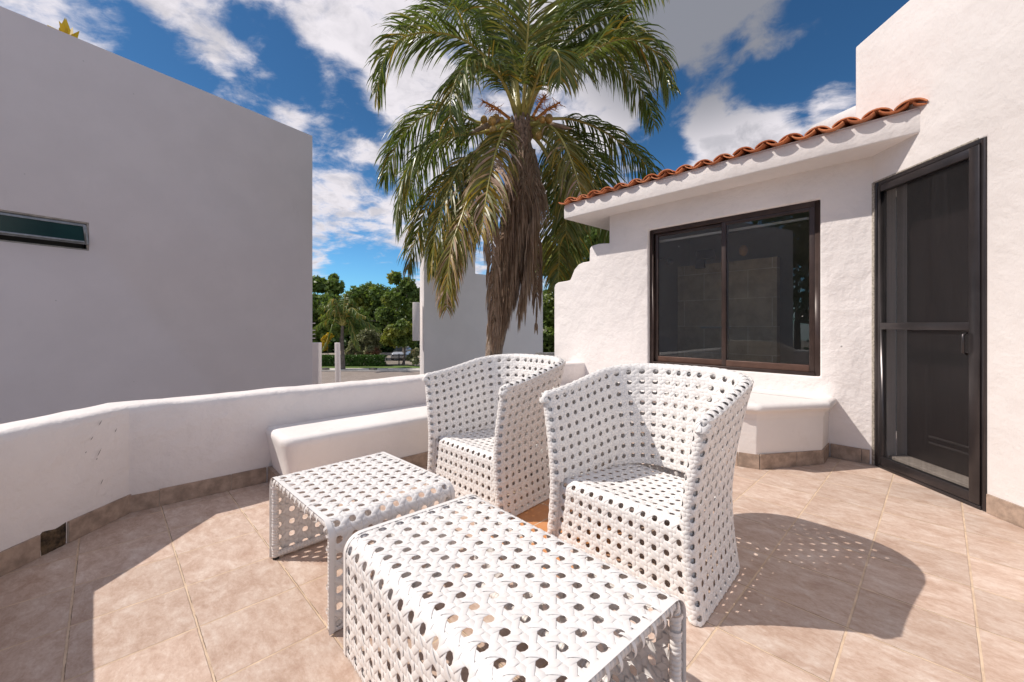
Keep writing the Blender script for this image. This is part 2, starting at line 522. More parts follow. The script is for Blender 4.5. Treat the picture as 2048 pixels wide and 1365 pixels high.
M['lite'] = simple('painted_reveal', (.40, .36, .34), .85, var=.05)
M['sill'] = simple('cast_sill', (.52, .45, .39), .8, var=.12, nscale=30, bump=.2)
M['alu'] = simple('weathered_aluminium', (.30, .31, .33), .45, metal=.5, var=.2, nscale=14)
M['alu2'] = simple('aluminium_track', (.34, .30, .27), .5, metal=.3, var=.25, nscale=14)
M['gglass'] = simple('dark_green_glass', (.006, .030, .022), .12, var=.2, nscale=2)
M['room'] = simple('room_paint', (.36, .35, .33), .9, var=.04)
M['roomdark'] = simple('room_shade_and_dark_box', (.05, .05, .05), .9, var=.1)  # near-black: shade of unlit interiors put into the colour; also colours the box
M['chrome'] = simple('chrome', (.25, .24, .24), .3, metal=.9, var=.05)
M['lampglow'] = simple('amber_lamp_glass', (.55, .30, .12), .5, var=.1)
M['putty'] = simple('old_putty', (.36, .32, .27), .9, var=.35, nscale=70, bump=.6, bscale=140)

def mat_roomtile():
    m, T, b = new_mat('travertine_tiles')
    br = T.node('ShaderNodeTexBrick')
    tc = T.node('ShaderNodeTexCoord')
    mp = T.node('ShaderNodeMapping'); mp.inputs['Rotation'].default_value = (R(90), 0, 0)
    T.l.new(tc.outputs['UV'], br.inputs['Vector'])
    br.inputs['Scale'].default_value = 1.0
    br.inputs['Brick Width'].default_value = .55; br.inputs['Row Height'].default_value = .36
    br.inputs['Mortar Size'].default_value = .004
    br.inputs['Color1'].default_value = (.50, .39, .27, 1); br.inputs['Color2'].default_value = (.62, .49, .35, 1); br.inputs['Mortar'].default_value = (.85, .76, .64, 1)
    n = T.noise(pos(T), 6, 8, .7)
    c = T.mix(T.smooth(n, .35, .7, 0, .6), br.outputs[0], (.26, .20, .14))
    T.l.new(c, b.inputs['Base Color']); setb(b, rough=.5)
    return m
M['roomtile'] = mat_roomtile()
del_nodes = None

M['bark'] = simple('palm_bark', (.27, .20, .155), .9, var=.4, nscale=18, bump=.8, bscale=24)
M['fibre'] = simple('palm_fibre', (.30, .20, .15), .95, var=.5, nscale=22, bump=.8, bscale=60)
M['pleaf'] = leaf_mat('palm_leaf_green', (.065, .100, .022), (.20, .24, .055), .32, .42, 5)
M['pleaf2'] = leaf_mat('palm_leaf_olive', (.14, .14, .03), (.30, .27, .07), .4, .4, 5)
M['pleaf3'] = leaf_mat('palm_leaf_yellow', (.30, .20, .030), (.50, .33, .05), .45, .35, 5)
M['pdead'] = leaf_mat('palm_leaf_dead', (.30, .19, .13), (.66, .47, .35), .7, .2, 8, .2)
M['stalk'] = simple('yellow_green_stalk', (.42, .36, .10), .42, var=.3, nscale=6)
M['stalkb'] = simple('brown_stalk', (.32, .23, .16), .75, var=.35, nscale=9)
M['coco'] = simple('coconut_husk', (.42, .25, .07), .45, var=.45, nscale=7)
M['flower'] = simple('coconut_flower', (.50, .20, .05), .7, var=.5, nscale=30)
M['tleaf'] = leaf_mat('broad_leaf_green', (.075, .125, .028), (.23, .31, .07), .45, .4, .5, .4, (.36, .35, .06))
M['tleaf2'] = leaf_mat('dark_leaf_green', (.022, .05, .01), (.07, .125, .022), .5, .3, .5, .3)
M['tleafy'] = leaf_mat('yellow_leaf', (.45, .30, .012), (.62, .42, .03), .5, .35, 2, .3)
M['oleander'] = leaf_mat('oleander_leaf', (.14, .16, .07), (.34, .33, .18), .5, .3, 1.2, .3, (.26, .115, .07))
M['hedge'] = leaf_mat('hedge_leaf', (.045, .10, .02), (.12, .21, .045), .5, .3, 1.2, .3)
M['trunk'] = simple('grey_trunk', (.16, .13, .11), .9, var=.3, nscale=5, bump=.5, bscale=10)
M['ground'] = simple('dry_ground', (.34, .29, .23), .95, var=.35, nscale=.6)
M['street'] = None
M['concrete'] = simple('pale_concrete', (.52, .48, .43), .9, var=.12, nscale=2)
M['lawn'] = simple('lawn', (.11, .17, .03), .95, var=.3, nscale=5, bump=.6, bscale=30)
M['iron'] = simple('dark_iron', (.04, .03, .03), .6)
M['carp'] = simple('silver_car_paint', (.45, .47, .5), .25, metal=.4, var=.05)
M['carg'] = simple('car_glass', (.02, .025, .03), .08, var=.05)
M['tyre'] = simple('tyre_rubber', (.02, .02, .02), .8)

def mat_street():
    m, T, b = new_mat('paving_setts')
    br = T.node('ShaderNodeTexBrick'); T.l.new(pos(T), br.inputs['Vector'])
    br.inputs['Scale'].default_value = 1.0; br.inputs['Brick Width'].default_value = .30; br.inputs['Row Height'].default_value = .2
    br.inputs['Mortar Size'].default_value = .014
    br.inputs['Color1'].default_value = (.27, .215, .18, 1); br.inputs['Color2'].default_value = (.34, .28, .24, 1); br.inputs['Mortar'].default_value = (.16, .13, .11, 1)
    c = T.mix(T.smooth(T.noise(pos(T), .8, 6, .7), .4, .7, 0, .5), br.outputs[0], (.20, .165, .14))
    T.l.new(c, b.inputs['Base Color']); setb(b, rough=.9)
    return m
M['street'] = mat_street()

# ------------------------------------------------------------------ frames of reference
E = Vector((.7373, .6756)); N = Vector((.6756, -.7373))      # parapet direction / its inner normal
C2 = Vector((-2.24, 2.44))
def fp(t, d, z):      # parapet frame (t along, d towards the terrace)
    return (C2.x + E.x * t + N.x * d, C2.y + E.y * t + N.y * d, z)
WU = Vector((-.6755, .7374)); WN = Vector((-.7374, -.6755)); W0 = Vector((2.83, 3.29))
def fw(t, d, z):      # window wall frame (t away to the left, d towards the terrace)
    return (W0.x + WU.x * t + WN.x * d, W0.y + WU.y * t + WN.y * d, z)
DU = Vector((-.066, -.998)); DN = Vector((-.998, .066)); D0 = Vector((2.84, 3.29))
def fd(s, d, z):      # door wall frame (s towards the camera, d towards the terrace)
    return (D0.x + DU.x * s + DN.x * d, D0.y + DU.y * s + DN.y * d, z)

# ------------------------------------------------------------------ terrace floor, ground
mb = MB(); mb.prism([(-2.75, 1.55), (-2.75, 2.65), fp(4.5, -.2, 0)[:2], (3.7, 5.9), (3.7, -1.2), (.1, -1.2)], -.25, 0.0)
tag(mb.build('terrace_floor', M['floor']), kind='structure')
GZ = -3.0
mb = MB(); mb.add([(-300, -60, GZ), (300, -60, GZ), (300, 900, GZ), (-300, 900, GZ)], [(0, 1, 2, 3)])
tag(mb.build('ground', M['ground']), kind='structure')
mb = MB(); mb.add([(-60, 14.5, GZ + .004), (40, 14.5, GZ + .004), (40, 36.5, GZ + .004), (-60, 36.5, GZ + .004)], [(0, 1, 2, 3)])
tag(mb.build('street', M['street']), kind='structure')
mb = MB(); mb.box((-60, 36.5, GZ - .1), (40, 38.2, GZ + .13))
tag(mb.build('pavement', M['concrete'], bevel=.02), kind='structure')
mb = MB(); mb.box((-60, 38.2, GZ - .1), (-7.2, 40.2, GZ + .15)); mb.box((-7.2, 38.2, GZ - .1), (-2.5, 46, GZ + .11), mi=1); mb.box((-2.5, 38.2, GZ - .1), (40, 40.2, GZ + .15))
tag(mb.build('lawn', [M['lawn'], M['street']]), kind='structure')

# ------------------------------------------------------------------ parapet
def miter_path(pts, off):
    """offset a 2-D polyline to its right by off"""
    out = []
    for i, p in enumerate(pts):
        p = Vector(p)
        d1 = (Vector(pts[i]) - Vector(pts[i - 1])).normalized() if i > 0 else None
        d2 = (Vector(pts[i + 1]) - Vector(pts[i])).normalized() if i < len(pts) - 1 else None
        if d1 is None: d1 = d2
        if d2 is None: d2 = d1
        n1 = Vector((d1.y, -d1.x)); n2 = Vector((d2.y, -d2.x))
        n = (n1 + n2)
        n = n / max(.2, n.dot(n1))
        out.append(p + n * off)
    return out

def dense(pts, step):
    out = []; seglen = 0
    for a, b in zip(pts[:-1], pts[1:]):
        a = Vector(a); b = Vector(b); n = max(1, int((b - a).length / step))
        for i in range(n): out.append(a.lerp(b, i / n))
    out.append(Vector(pts[-1]))
    return out

inner = [Vector((-.02, -.48)), Vector((-2.24, 1.74)), C2, Vector(fp(4.36, 0, 0)[:2])]
PH = .625; PT = .27
par = empty('parapet_wall', (-2.24, 2.44, 0))
tag(par, 'low white stucco parapet wall bounding the terrace, bent at an angle, bench against it', 'parapet wall')
def sweep_parapet():
    # profile: (offset outwards, z)
    prof = [(0, -.02), (0, .15), (0, .3), (0, .45), (0, PH - .05), (.006, PH - .022), (.022, PH - .006), (.05, PH), (.10, PH + .002), (.17, PH), (PT - .05, PH - .002), (PT - .02, PH - .008), (PT, PH - .03), (PT, .3), (PT, -.3), (PT, GZ)]
    offs = {o: miter_path(inner, -o) for o in set(p[0] for p in prof)}
    samples = None
    cols = []
    for (o, z) in prof:
        path = offs[o]
        # same parameter count for each offset
        pts = []
        for k in range(len(inner) - 1):
            n = max(2, int((inner[k + 1] - inner[k]).length / .06))
            for i in range(n): pts.append(path[k].lerp(path[k + 1], i / n))
        pts.append(path[-1])
        cols.append([(p.x, p.y, z) for p in pts])
    m = len(cols[0]); vs = []; fs = []
    for c in cols:
        for (x, y, z) in c:
            q = Vector((x * 2.6, y * 2.6, z * 2.6)); w = mnoise.noise(q) * .008 + mnoise.noise(q * 3.1) * .0045
            if z < -.1: w = 0
            vs.append((x + w * N.x, y + w * N.y, z + (w * 1.2 if z > .5 else 0)))
    for j in range(len(cols) - 1):
        for i in range(m - 1):
            fs.append((j * m + i, j * m + i + 1, (j + 1) * m + i + 1, (j + 1) * m + i))
    fs.append(tuple(j * m for j in range(len(cols)))); fs.append(tuple(j * m + m - 1 for j in range(len(cols)))[::-1])
    o = mesh_obj('stucco_body', vs, fs, M['wall2'], par, True)
    bm = bmesh.new(); bm.from_mesh(o.data)
    for e in bm.edges:
        if len(e.link_faces) == 2 and e.calc_face_angle(0) > R(38): e.smooth = False
    bm.to_mesh(o.data); bm.free()
sweep_parapet()

def baseboard(path, name, parent, h=.105, skip=(), first=None, th=.009, lift=0.0, holecol=None):
    """tiles of 33 cm along path, standing off to the right of the path"""
    mbt = MB(); mbg = MB()
    lens = []; k = 0
    acc = 0.0
    L0 = first if first else .33
    for a, b in zip(path[:-1], path[1:]):
        a = Vector(a); b = Vector(b); d = (b - a); L = d.length; d.normalize(); n = Vector((d.y, -d.x))
        s = 0.0
        fr = lambda x, y, z, a=a, d=d, n=n: (a.x + d.x * x + n.x * y, a.y + d.y * x + n.y * y, z)
        nextlen = L0
        while s < L - .002:
            e = min(L, s + nextlen)
            if k not in skip:
                zt = h + random.uniform(-.003, .003)
                mbt.box((s + .0015, -.02, .001), (e - .0015, th + random.uniform(0, .0015), zt), fr)
                mbg.box((s, -.02, 0), (e, th - .003, h - .006), fr)
            elif holecol is not None:
                holecol.append((fr, s, e))
            s = e; k += 1; nextlen = .33
    o = mbt.build(name, M['base'], parent, bevel=.0012, segs=1)
    mbg.build('grout_bed', M['grout'], o)
    return o

holes = []
mbp = [inner[0], inner[1], inner[2] + Vector((.0, .0)), Vector(fp(.70, 0, 0)[:2])]
# segment by hand so that joints fall as seen: the piece with the missing tile is on the short straight side
def bb_piece(fr, s, e, h, mbt, mbg, th=.010):
    mbt.box((s + .0015, -.02, .001), (e - .0015, th, h), fr); mbg.box((s, -.02, 0), (e, th - .003, h - .006), fr)
mbt, mbg = MB(), MB()
def seg_frame(a, b):
    a = Vector(a); b = Vector(b); d = (b - a).normalized(); n = Vector((d.y, -d.x))
    return (lambda x, y, z: (a.x + d.x * x + n.x * y, a.y + d.y * x + n.y * y, z)), (b - a).length
fr1, L1 = seg_frame(inner[0], inner[1])
s = L1
while s > 0.2: bb_piece(fr1, max(0, s - .33), s, .105, mbt, mbg); s -= .33
fr2, L2 = seg_frame(inner[1], inner[2])          # short side, 0.70 m
bb_piece(fr2, .0, .235, .105, mbt, mbg); bb_piece(fr2, .36, L2 + .006, .108, mbt, mbg)
fr3, L3 = seg_frame(C2, fp(4.3, 0, 0)[:2])
for a_, b_, h_ in ((-.006, .135, .100), (.135, .50, .105), (.50, .705, .105)): bb_piece(fr3, a_, b_, h_, mbt, mbg)
ob = mbt.build('baseboard', M['base'], par, bevel=.0012, segs=1)
mbg.build('grout_bed', M['grout'], ob)
# broken-out piece: dark rough masonry behind the missing tile
M['broken'] = simple('broken_masonry', (.085, .055, .03), .95, var=.8, nscale=28, bump=1.0, bscale=70)
hv = []; hf = []
nx, nz = 9, 8
for j in range(nz + 1):
    for i in range(nx + 1):
        x = .236 + (.359 - .236) * i / nx
        top = .108 + .006 * math.sin(i * .7 + .9)
        z = top * j / nz
        dd = .003 + .004 * random.random() if j < nz else -.004
        if i in (0, nx): dd = -.003
        hv.append(fr2(x, dd, z))
for j in range(nz):
    for i in range(nx):
        hf.append((j * (nx + 1) + i, j * (nx + 1) + i + 1, (j + 1) * (nx + 1) + i + 1, (j + 1) * (nx + 1) + i))
tag(mesh_obj('broken_patch', hv, hf, M['broken'], par), 'dark broken gap where a baseboard tile is missing')

# dark scuffs left on the parapet
M['scuff'] = simple('grey_scuff', (.22, .19, .18), .9, var=.4, nscale=200)
for (px_, py_, ln_, tl_) in ((197, 846, .034, 55), (228, 861, .026, 62), (180, 877, .024, 50), (195, 905, .050, 60), (200, 964, .034, 62), (168, 905, .012, 60), (190, 918, .014, 70)):
    q = at(px_, py_, 2.24 * F / (1024 - px_)); a_ = R(tl_); c_, s_ = math.cos(a_), math.sin(a_)
    vs = []
    for u_, w_ in ((-1, .0), (-.5, .0022), (0, .003), (.6, .0012), (1, .0)):
        for sg in (-1, 1):
            yy = u_ * ln_ / 2; zz = sg * w_ * .8
            vs.append((-2.24 + .0105, q.y + yy * c_ - zz * s_, q.z + yy * s_ + zz * c_))
    mesh_obj('scuff', vs, [(2 * i, 2 * i + 2, 2 * i + 3, 2 * i + 1) for i in range(4)], M['scuff'], par)

# ------------------------------------------------------------------ benches
def rounded_poly(poly, rads, seg=6):
    out = []
    n = len(poly)
    for i, p in enumerate(poly):
        r = rads[i]
        p = Vector(p); a = Vector(poly[i - 1]); b = Vector(poly[(i + 1) % n])
        if r <= 0: out.append(tuple(p)); continue
        d1 = (a - p).normalized(); d2 = (b - p).normalized()
        ang = d1.angle(d2); k = r / math.tan(ang / 2)
        s1 = p + d1 * k; s2 = p + d2 * k
        for j in range(seg + 1):
            t = j / seg
            q = (1 - t) ** 2 * s1 + 2 * t * (1 - t) * p + t * t * s2
            out.append(tuple(q))
    return out

def loft(poly, levels, fr, mat, name, parent, amp=.003, cap=True):
    """stack of inset copies of poly: levels = [(inset, z)]; inset done by mitre"""
    n = len(poly); vs = []; fs = []
    for (ins, z) in levels:
        for i in range(n):
            p = Vector(poly[i]); a = Vector(poly[i - 1]); b = Vector(poly[(i + 1) % n])
            d1 = (p - a).normalized(); d2 = (b - p).normalized()
            n1 = Vector((-d1.y, d1.x)); n2 = Vector((-d2.y, d2.x)); nn = n1 + n2
            nn = nn / max(.35, nn.dot(n1))
            q = p + nn * ins
            w = fr(q.x, q.y, z)
            v = Vector(w); nz_ = mnoise.noise(v * 4.0) * amp + mnoise.noise(v * 13.0) * amp * .4
            vs.append((v.x + nz_, v.y - nz_, v.z + nz_ * .6 if z > .05 else v.z))
    for j in range(len(levels) - 1):
        for i in range(n):
            k = (i + 1) % n
            fs.append((j * n + i, j * n + k, (j + 1) * n + k, (j + 1) * n + i))
    if cap:
        fs.append(tuple((len(levels) - 1) * n + i for i in range(n)))
    o = mesh_obj(name, vs, fs, mat, parent, True)
    bm = bmesh.new(); bm.from_mesh(o.data)
    bmesh.ops.recalc_face_normals(bm, faces=bm.faces)
    for e in bm.edges:
        if len(e.link_faces) == 2 and e.calc_face_angle(0) > R(50): e.smooth = False
    bm.to_mesh(o.data); bm.free()
    return o

def densify(poly, step=.08):
    out = []
    for i in range(len(poly)):
        a = Vector(poly[i]); b = Vector(poly[(i + 1) % len(poly)])
        n = max(1, int((b - a).length / step))
        for k in range(n): out.append(tuple(a.lerp(b, k / n)))
    return out

# left bench, along the parapet (frame fp); reaches the window wall at t = 4.31
bl = empty('masonry_bench', fp(.7, 0, 0))
tag(bl, 'plain low white masonry bench with a rounded end along the parapet wall', 'bench', 'built-in benches of the terrace')
poly = rounded_poly([(.70, -.02), (.70, .49), (4.31, .49), (4.31, -.02)], [0, .13, 0, 0])
poly = densify(poly, .1)[::-1]
loft(poly, [(.045, 0.0), (.040, .12), (.018, .26), (.004, .33), (0, .352), (.006, .374), (.02, .386), (.045, .390), (.09, .391)], fp, M['bench'], 'bench_body', bl, .004)
mbt, mbg = MB(), MB()
frb, Lb = seg_frame(fp(.70 + .02, .455, 0)[:2], fp(4.3, .455, 0)[:2])
s = .10
while s < 3.5: bb_piece(frb, s, min(3.5, s + .33), .105, mbt, mbg); s += .33
fre, Le = seg_frame(fp(.742, -.01, 0)[:2], fp(.742, .36, 0)[:2])
# end face tiles (normal points away from bench): build by hand
mbt.box((.715, 0, .001), (.746, .20, .105), fp); mbt.box((.715, .203, .001), (.746, .40, .105), fp)
ob = mbt.build('baseboard', M['base'], bl, bevel=.0012, segs=1)
mbg.build('grout_bed', M['grout'], ob)

# right bench under the window (frame fw)
br_ = empty('masonry_bench', fw(.5, .1, 0))
tag(br_, 'white masonry bench with thick rounded moulded top under the window beside the door', 'bench', 'built-in benches of the terrace')
TL = 1.95
body = [(.262, -.02), (.247, .28), (.56, .80), (.68, .835), (TL, .82), (TL + .3, .30), (TL + .3, -.02)]
polyb = densify(rounded_poly(body, [0, .02, .03, .05, .05, .02, 0]), .12)[::-1]
loft(polyb, [(.02, 0.0), (.015, .10), (.012, .12), (.004, .36), (.004, .378), (-.004, .381), (-.006, .412), (-.016, .424), (-.024, .436), (-.030, .438), (-.045, .447), (-.050, .463), (-.046, .482), (-.032, .496), (-.01, .503), (.04, .505)], fw, M['bench'], 'bench_body', br_, .003)
mbt, mbg = MB(), MB()
bw = [fw(t, d, 0)[:2] for t, d in [(TL, .80), (.69, .812), (.555, .775), (.262, .27), (.275, 0)]]
for a, b in zip(bw[:-1], bw[1:]):
    frx, Lx = seg_frame(a, b)
    # right of the path must face the terrace: test
    t_ = Vector(frx(Lx / 2, .1, 0)[:2]) - Vector(W0)
    s = 0
    while s < Lx - .01:
        e = min(Lx, s + .33); bb_piece(frx, s, e, .112, mbt, mbg, .012); s = e
ob = mbt.build('baseboard', M['base'], br_, bevel=.0012, segs=1)
mbg.build('grout_bed', M['grout'], ob)

# ------------------------------------------------------------------ the house
house = empty('house', (3.0, 3.6, 0))
tag(house, 'white stucco house with terracotta tiled eave, brown sliding window and stepped end wall', 'house')

def pt_t(px):    # t on the window wall seen at photo column px
    r = (px - 1024) / F
    return (2.83 - 3.29 * r) / (.6755 + .7374 * r)
def pz(px, py):
    t = pt_t(px); Y = 3.29 + .7374 * t
    return (t, H + (HY - py) * Y / F)
WT0, WT1, WZ0, WZ1 = .328, 1.924, .657, 2.170
steps = [(1218, 487), (1206, 487), (1196, 488), (1183, 492), (1179, 497), (1178.5, 523), (1166, 525), (1157, 529), (1148, 540), (1143, 553), (1140, 560), (1134, 562), (1116, 565), (1110, 569), (1108, 576)]
out = [(-.04, GZ), (-.04, 2.44), (pt_t(1218), 2.44)] + [pz(x, y) for x, y in steps] + [(pt_t(1108), GZ)]
V_, F_ = sheet(out, [[(WT0, WZ0), (WT1, WZ0), (WT1, WZ1), (WT0, WZ1)]], fw, 0.0, -.18)
o = mesh_obj('wall', V_, F_, M['wall2'], house)
bevel_obj(o, .016, 3, 40)

# door wall (tall)
DS0, DS1, DZ = .030, .842, 2.205
out = [(-.175, GZ), (-.175, 3.405), (3.4, 3.405), (3.4, GZ)]
V_, F_ = sheet(out, [[(DS0, .0), (DS1, .0), (DS1, DZ), (DS0, DZ)]], fd, 0.0, -.16)
o = mesh_obj('wall', V_, F_, M['wall'], house)
bevel_obj(o, .012, 2, 40)

# eave slab, running past both ends
SL0, SL1, SD = -.42, 2.905, .295
mb = MB(); mb.box((SL0, -2.3, 2.425), (SL1, SD, 2.592), fw)
o = mb.build('eave', M['wall'], house, bevel=.012, segs=2)
# mortar bed under the tiles
mb = MB()
SL = math.tan(R(7))
mb.add([fw(t, d, z) for t in (-.40, SL1 - .015) for d, z in ((SD - .012, 2.58), (SD - .012, 2.605), (-2.2, 2.605 + SL * 2.5), (-2.2, 2.58))], [(0, 1, 2, 3), (7, 6, 5, 4), (0, 4, 5, 1), (1, 5, 6, 2), (2, 6, 7, 3), (3, 7, 4, 0)])
mb.build('mortar_bed', M['wall'], house)
def roof_tiles():
    mb = MB()
    pitch = .178; rad = .108
    n = int((SL1 + .40) / pitch)
    for c in range(6):
        d_front = SD + .050 - c * .36
        for i in range(n + 1):
            for cover in (0, 1):
                tc = -.40 + pitch * (i + .5 * cover) + .06
                if tc > SL1 + .01 or tc < -.42: continue
                jit = random.uniform(-.016, .014); jz = random.uniform(-.005, .005); jr = random.uniform(-.05, .05)
                L = .42; seg = 9; vs = []; fs = []
                half = R(52 if cover else 48)
                for e_, dd in enumerate((d_front + jit, d_front - L)):
                    rr = rad * (1.0 if e_ == 0 else .9)
                    for layer in (0, 1):
                        for k in range(seg):
                            a = -half + 2 * half * k / (seg - 1)
                            r2 = rr - (0.009 if layer else 0)
                            x = r2 * math.sin(a)
                            if cover: z = r2 * math.cos(a) - rr * math.cos(half) + .012
                            else: z = rr * math.cos(half) - (r2 * math.cos(a)) + .026
                            zz = 2.600 + z + (SD + .05 - dd) * SL + jz + (c > 0) * .012 + (e_ == 0) * .006 - (e_ == 1) * .008
                            vs.append(fw(tc + x + jr * (dd - d_front), dd, zz))
                q = 2 * seg
                for k in range(seg - 1):
                    fs += [(k, k + 1, q + k + 1, q + k), (seg + k + 1, seg + k, q + seg + k, q + seg + k + 1), (k + 1, k, seg + k, seg + k + 1)]
                fs += [(0, q, q + seg, seg), (seg - 1, 2 * seg - 1, q + 2 * seg - 1, q + seg - 1)]
                mb.add(vs, fs)
    o = mb.build('roof_tiles', M['tile'], house, True)
    bm = bmesh.new(); bm.from_mesh(o.data); bmesh.ops.recalc_face_normals(bm, faces=bm.faces)
    for e in bm.edges:
        if len(e.link_faces) == 2 and e.calc_face_angle(0) > R(40): e.smooth = False
    bm.to_mesh(o.data); bm.free()
roof_tiles()
# roof-top parapet behind
mb = MB()
a = Vector((3.99, 5.5)); b = Vector((4.22, 4.75)); dv = (b - a).normalized(); nv_ = Vector((-dv.y, dv.x))
prof = [(-.13, 2.7), (-.13, 3.58), (-.11, 3.66), (-.05, 3.715), (.03, 3.72), (.09, 3.66), (.11, 3.6), (.11, 2.7)]
vs = []
for (p_) in (a, b + dv * .8):
    for (o_, z_) in prof: q = p_ + nv_ * o_; vs.append((q.x, q.y, z_))
k = len(prof)
fs = [tuple(range(k)), tuple(range(k, 2 * k))[::-1]] + [(i, i + 1, k + i + 1, k + i) for i in range(k - 1)]
mb.add(vs, fs)
mb.build('roof_parapet', M['wall'], house, True)

# baseboard pieces on the house walls
mbt, mbg = MB(), MB()
frx, Lx = seg_frame(fw(-.0, 0, 0)[:2], fw(.262, 0, 0)[:2])
mbt.box((.055, -.02, .001), (.255, .012, .112), fw); mbt.box((.006, -.02, .001), (.052, .012, .112), fw)
mbt.build('baseboard', M['base'], house, bevel=.0015, segs=1); mbt = MB()
s = DS1 + .012
for k_ in range(8): mbt.box((s, -.02, .001), (s + .329, .012, .112), fd); s += .332
ob = mbt.build('baseboard', M['base'], house, bevel=.0015, segs=1)
# ---- window
wf = MB(); fy = -.045; fy1 = -.10
fwid = .045
wf.box((WT0, fy1, WZ0), (WT0 + fwid, fy, WZ1), fw); wf.box((WT1 - fwid, fy1, WZ0), (WT1, fy, WZ1), fw)
wf.box((WT0 + fwid, fy1, WZ1 - fwid), (WT1 - fwid, fy, WZ1), fw); wf.box((WT0 + fwid, fy1, WZ0), (WT1 - fwid, fy + .012, WZ0 + .03), fw)
mid = 1.115
win = wf.build('window', M['frame'], house, bevel=.003)
def sash(name, t0, t1, dd, z0, z1, wst):
    s_ = MB()
    s_.box((t0, dd - .028, z0), (t0 + wst, dd, z1), fw); s_.box((t1 - wst, dd - .028, z0), (t1, dd, z1), fw)
    s_.box((t0 + wst, dd - .026, z1 - .035), (t1 - wst, dd - .002, z1), fw)
    o = s_.build(name, M['frame'], win, bevel=.003)
    r_ = MB(); r_.box((t0 + wst, dd - .026, z0), (t1 - wst, dd + .002, z0 + .062), fw)
    r_.build('bottom_rail', M['frame_sill'], win, bevel=.003)
    g = MB(); g.box((t0 + wst - .005, dd - .016, z0 + .055), (t1 - wst + .005, dd - .012, z1 - .03), fw)
    g.build('pane', M['glass'], win)
sash('sash', WT0 + fwid, mid + .03, -.050, WZ0 + .03, WZ1 - fwid, .042)
sash('sash', mid - .02, WT1 - fwid, -.075, WZ0 + .03, WZ1 - fwid, .042)

m_ = MB(); m_.box((WT0 + .05, -.20, 2.045), (WT1 - .05, -.17, 2.068), fw); m_.build('blind_rail', M['farwall'], house, bevel=.004)
# ---- bathroom behind the window
rm = MB()
RT0, RT1, RD = -.02, 2.40, -2.1
def quad(mb_, pts, mi=0): mb_.add(pts, [tuple(range(len(pts)))], mi)
quad(rm, [fw(RT0, RD, 0), fw(RT1, RD, 0), fw(RT1, RD, 2.42), fw(RT0, RD, 2.42)])
quad(rm, [fw(RT1, -.185, 0), fw(RT1, RD, 0), fw(RT1, RD, 2.42), fw(RT1, -.185, 2.42)])
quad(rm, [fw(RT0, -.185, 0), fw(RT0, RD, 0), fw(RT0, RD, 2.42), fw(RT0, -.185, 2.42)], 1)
quad(rm, [fw(RT0, -.185, 0), fw(RT1, -.185, 0), fw(RT1, RD, 0), fw(RT0, RD, 0)], 2)
quad(rm, [fw(RT0, -.19, 2.418), fw(RT1, -.19, 2.418), fw(RT1, RD, 2.418), fw(RT0, RD, 2.418)])
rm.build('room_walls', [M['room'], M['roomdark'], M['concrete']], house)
# tiled shower wall
tw = MB(); tw.box((1.05, -1.62, 0.0), (2.30, -1.5, 1.93), fw)
o = tw.build('shower_wall', M['roomtile'], house)
uv = o.data.uv_layers.new(name='UVMap')
inv = np.array(parent_matrix(house))
for poly_ in o.data.polygons:
    for li in poly_.loop_indices:
        v = o.data.vertices[o.data.loops[li].vertex_index].co
        w = parent_matrix(house) @ v
        tt = (Vector((w.x, w.y)) - W0).dot(WU)
        uv.data[li].uv = (tt, w.z)
nb = MB(); nb.box((1.58, -1.499, 1.05), (1.95, -1.46, 1.075), fw); nb.build('niche_shelf', M['room'], house)
sh = MB(); sh.tube([fw(2.33, -.9, 1.95), fw(2.22, -.9, 1.99), fw(2.14, -.9, 1.95)], .009); sh.tube([fw(2.14, -.9, 1.955), fw(2.12, -.9, 1.925), fw(2.10, -.9, 1.90)], [.012, .045, .05], 14)
tag(sh.build('shower_head', M['chrome'], None, True), 'small chrome shower head seen through the left window pane', 'shower head')
lb = MB(); lb.box((1.75, -1.45, 1.98), (1.98, -1.35, 2.10), fw); lb.box((1.86, -1.40, 1.86), (1.98, -1.33, 1.98), fw)
tag(lb.build('wall_box', M['roomdark'], None, bevel=.01), 'dark box high on the shower room wall seen through the window', 'box')
lg = MB(); lg.blob(fw(1.36, -1.3, 2.02), (.05, .05, .07))
tag(lg.build('wall_lamp', M['lampglow'], None, True), 'small amber wall lamp seen through the window beside the mullion', 'lamp')

# ---- screen door
sdoor = empty('screen_door', fd(.44, 0, 0)); sdoor.parent = house
sdoor.location = Vector(fd(.44, 0, 0)) - house.location
m_ = MB()
of = .034
m_.box((DS0, -.06, 0.0), (DS0 + of, .004, DZ), fd); m_.box((DS1 - .022, -.06, 0.0), (DS1, .004, DZ), fd)
m_.box((DS0 + of, -.06, DZ - .028), (DS1 - .022, .004, DZ), fd); m_.box((DS0 + of, -.06, 0.0), (DS1 - .022, .010, .022), fd)
m_.build('frame', M['dframe'], sdoor, bevel=.003)
m_ = MB(); a0, a1 = DS0 + of + .004, DS1 - .026
m_.box((a0, -.035, .026), (a0 + .026, .010, DZ - .032), fd); m_.box((a1 - .062, -.035, .026), (a1, .012, DZ - .032), fd)
m_.box((a0 + .026, -.034, DZ - .085), (a1 - .062, .010, DZ - .032), fd); m_.box((a0 + .026, -.034, .026), (a1 - .062, .010, .088), fd)
m_.box((a0 + .026, -.034, 1.065), (a1 - .062, .012, 1.115), fd)
m_.build('leaf_frame', M['dframe'], sdoor, bevel=.003)
m_ = MB()
for z0_, z1_ in ((.085, 1.068), (1.112, DZ - .082)):
    m_.add([fd(a0 + .02, -.012, z0_), fd(a1 - .055, -.012, z0_), fd(a1 - .055, -.012, z1_), fd(a0 + .02, -.012, z1_)], [(0, 1, 2, 3)])
m_.build('insect_screen', M['screen'], sdoor)
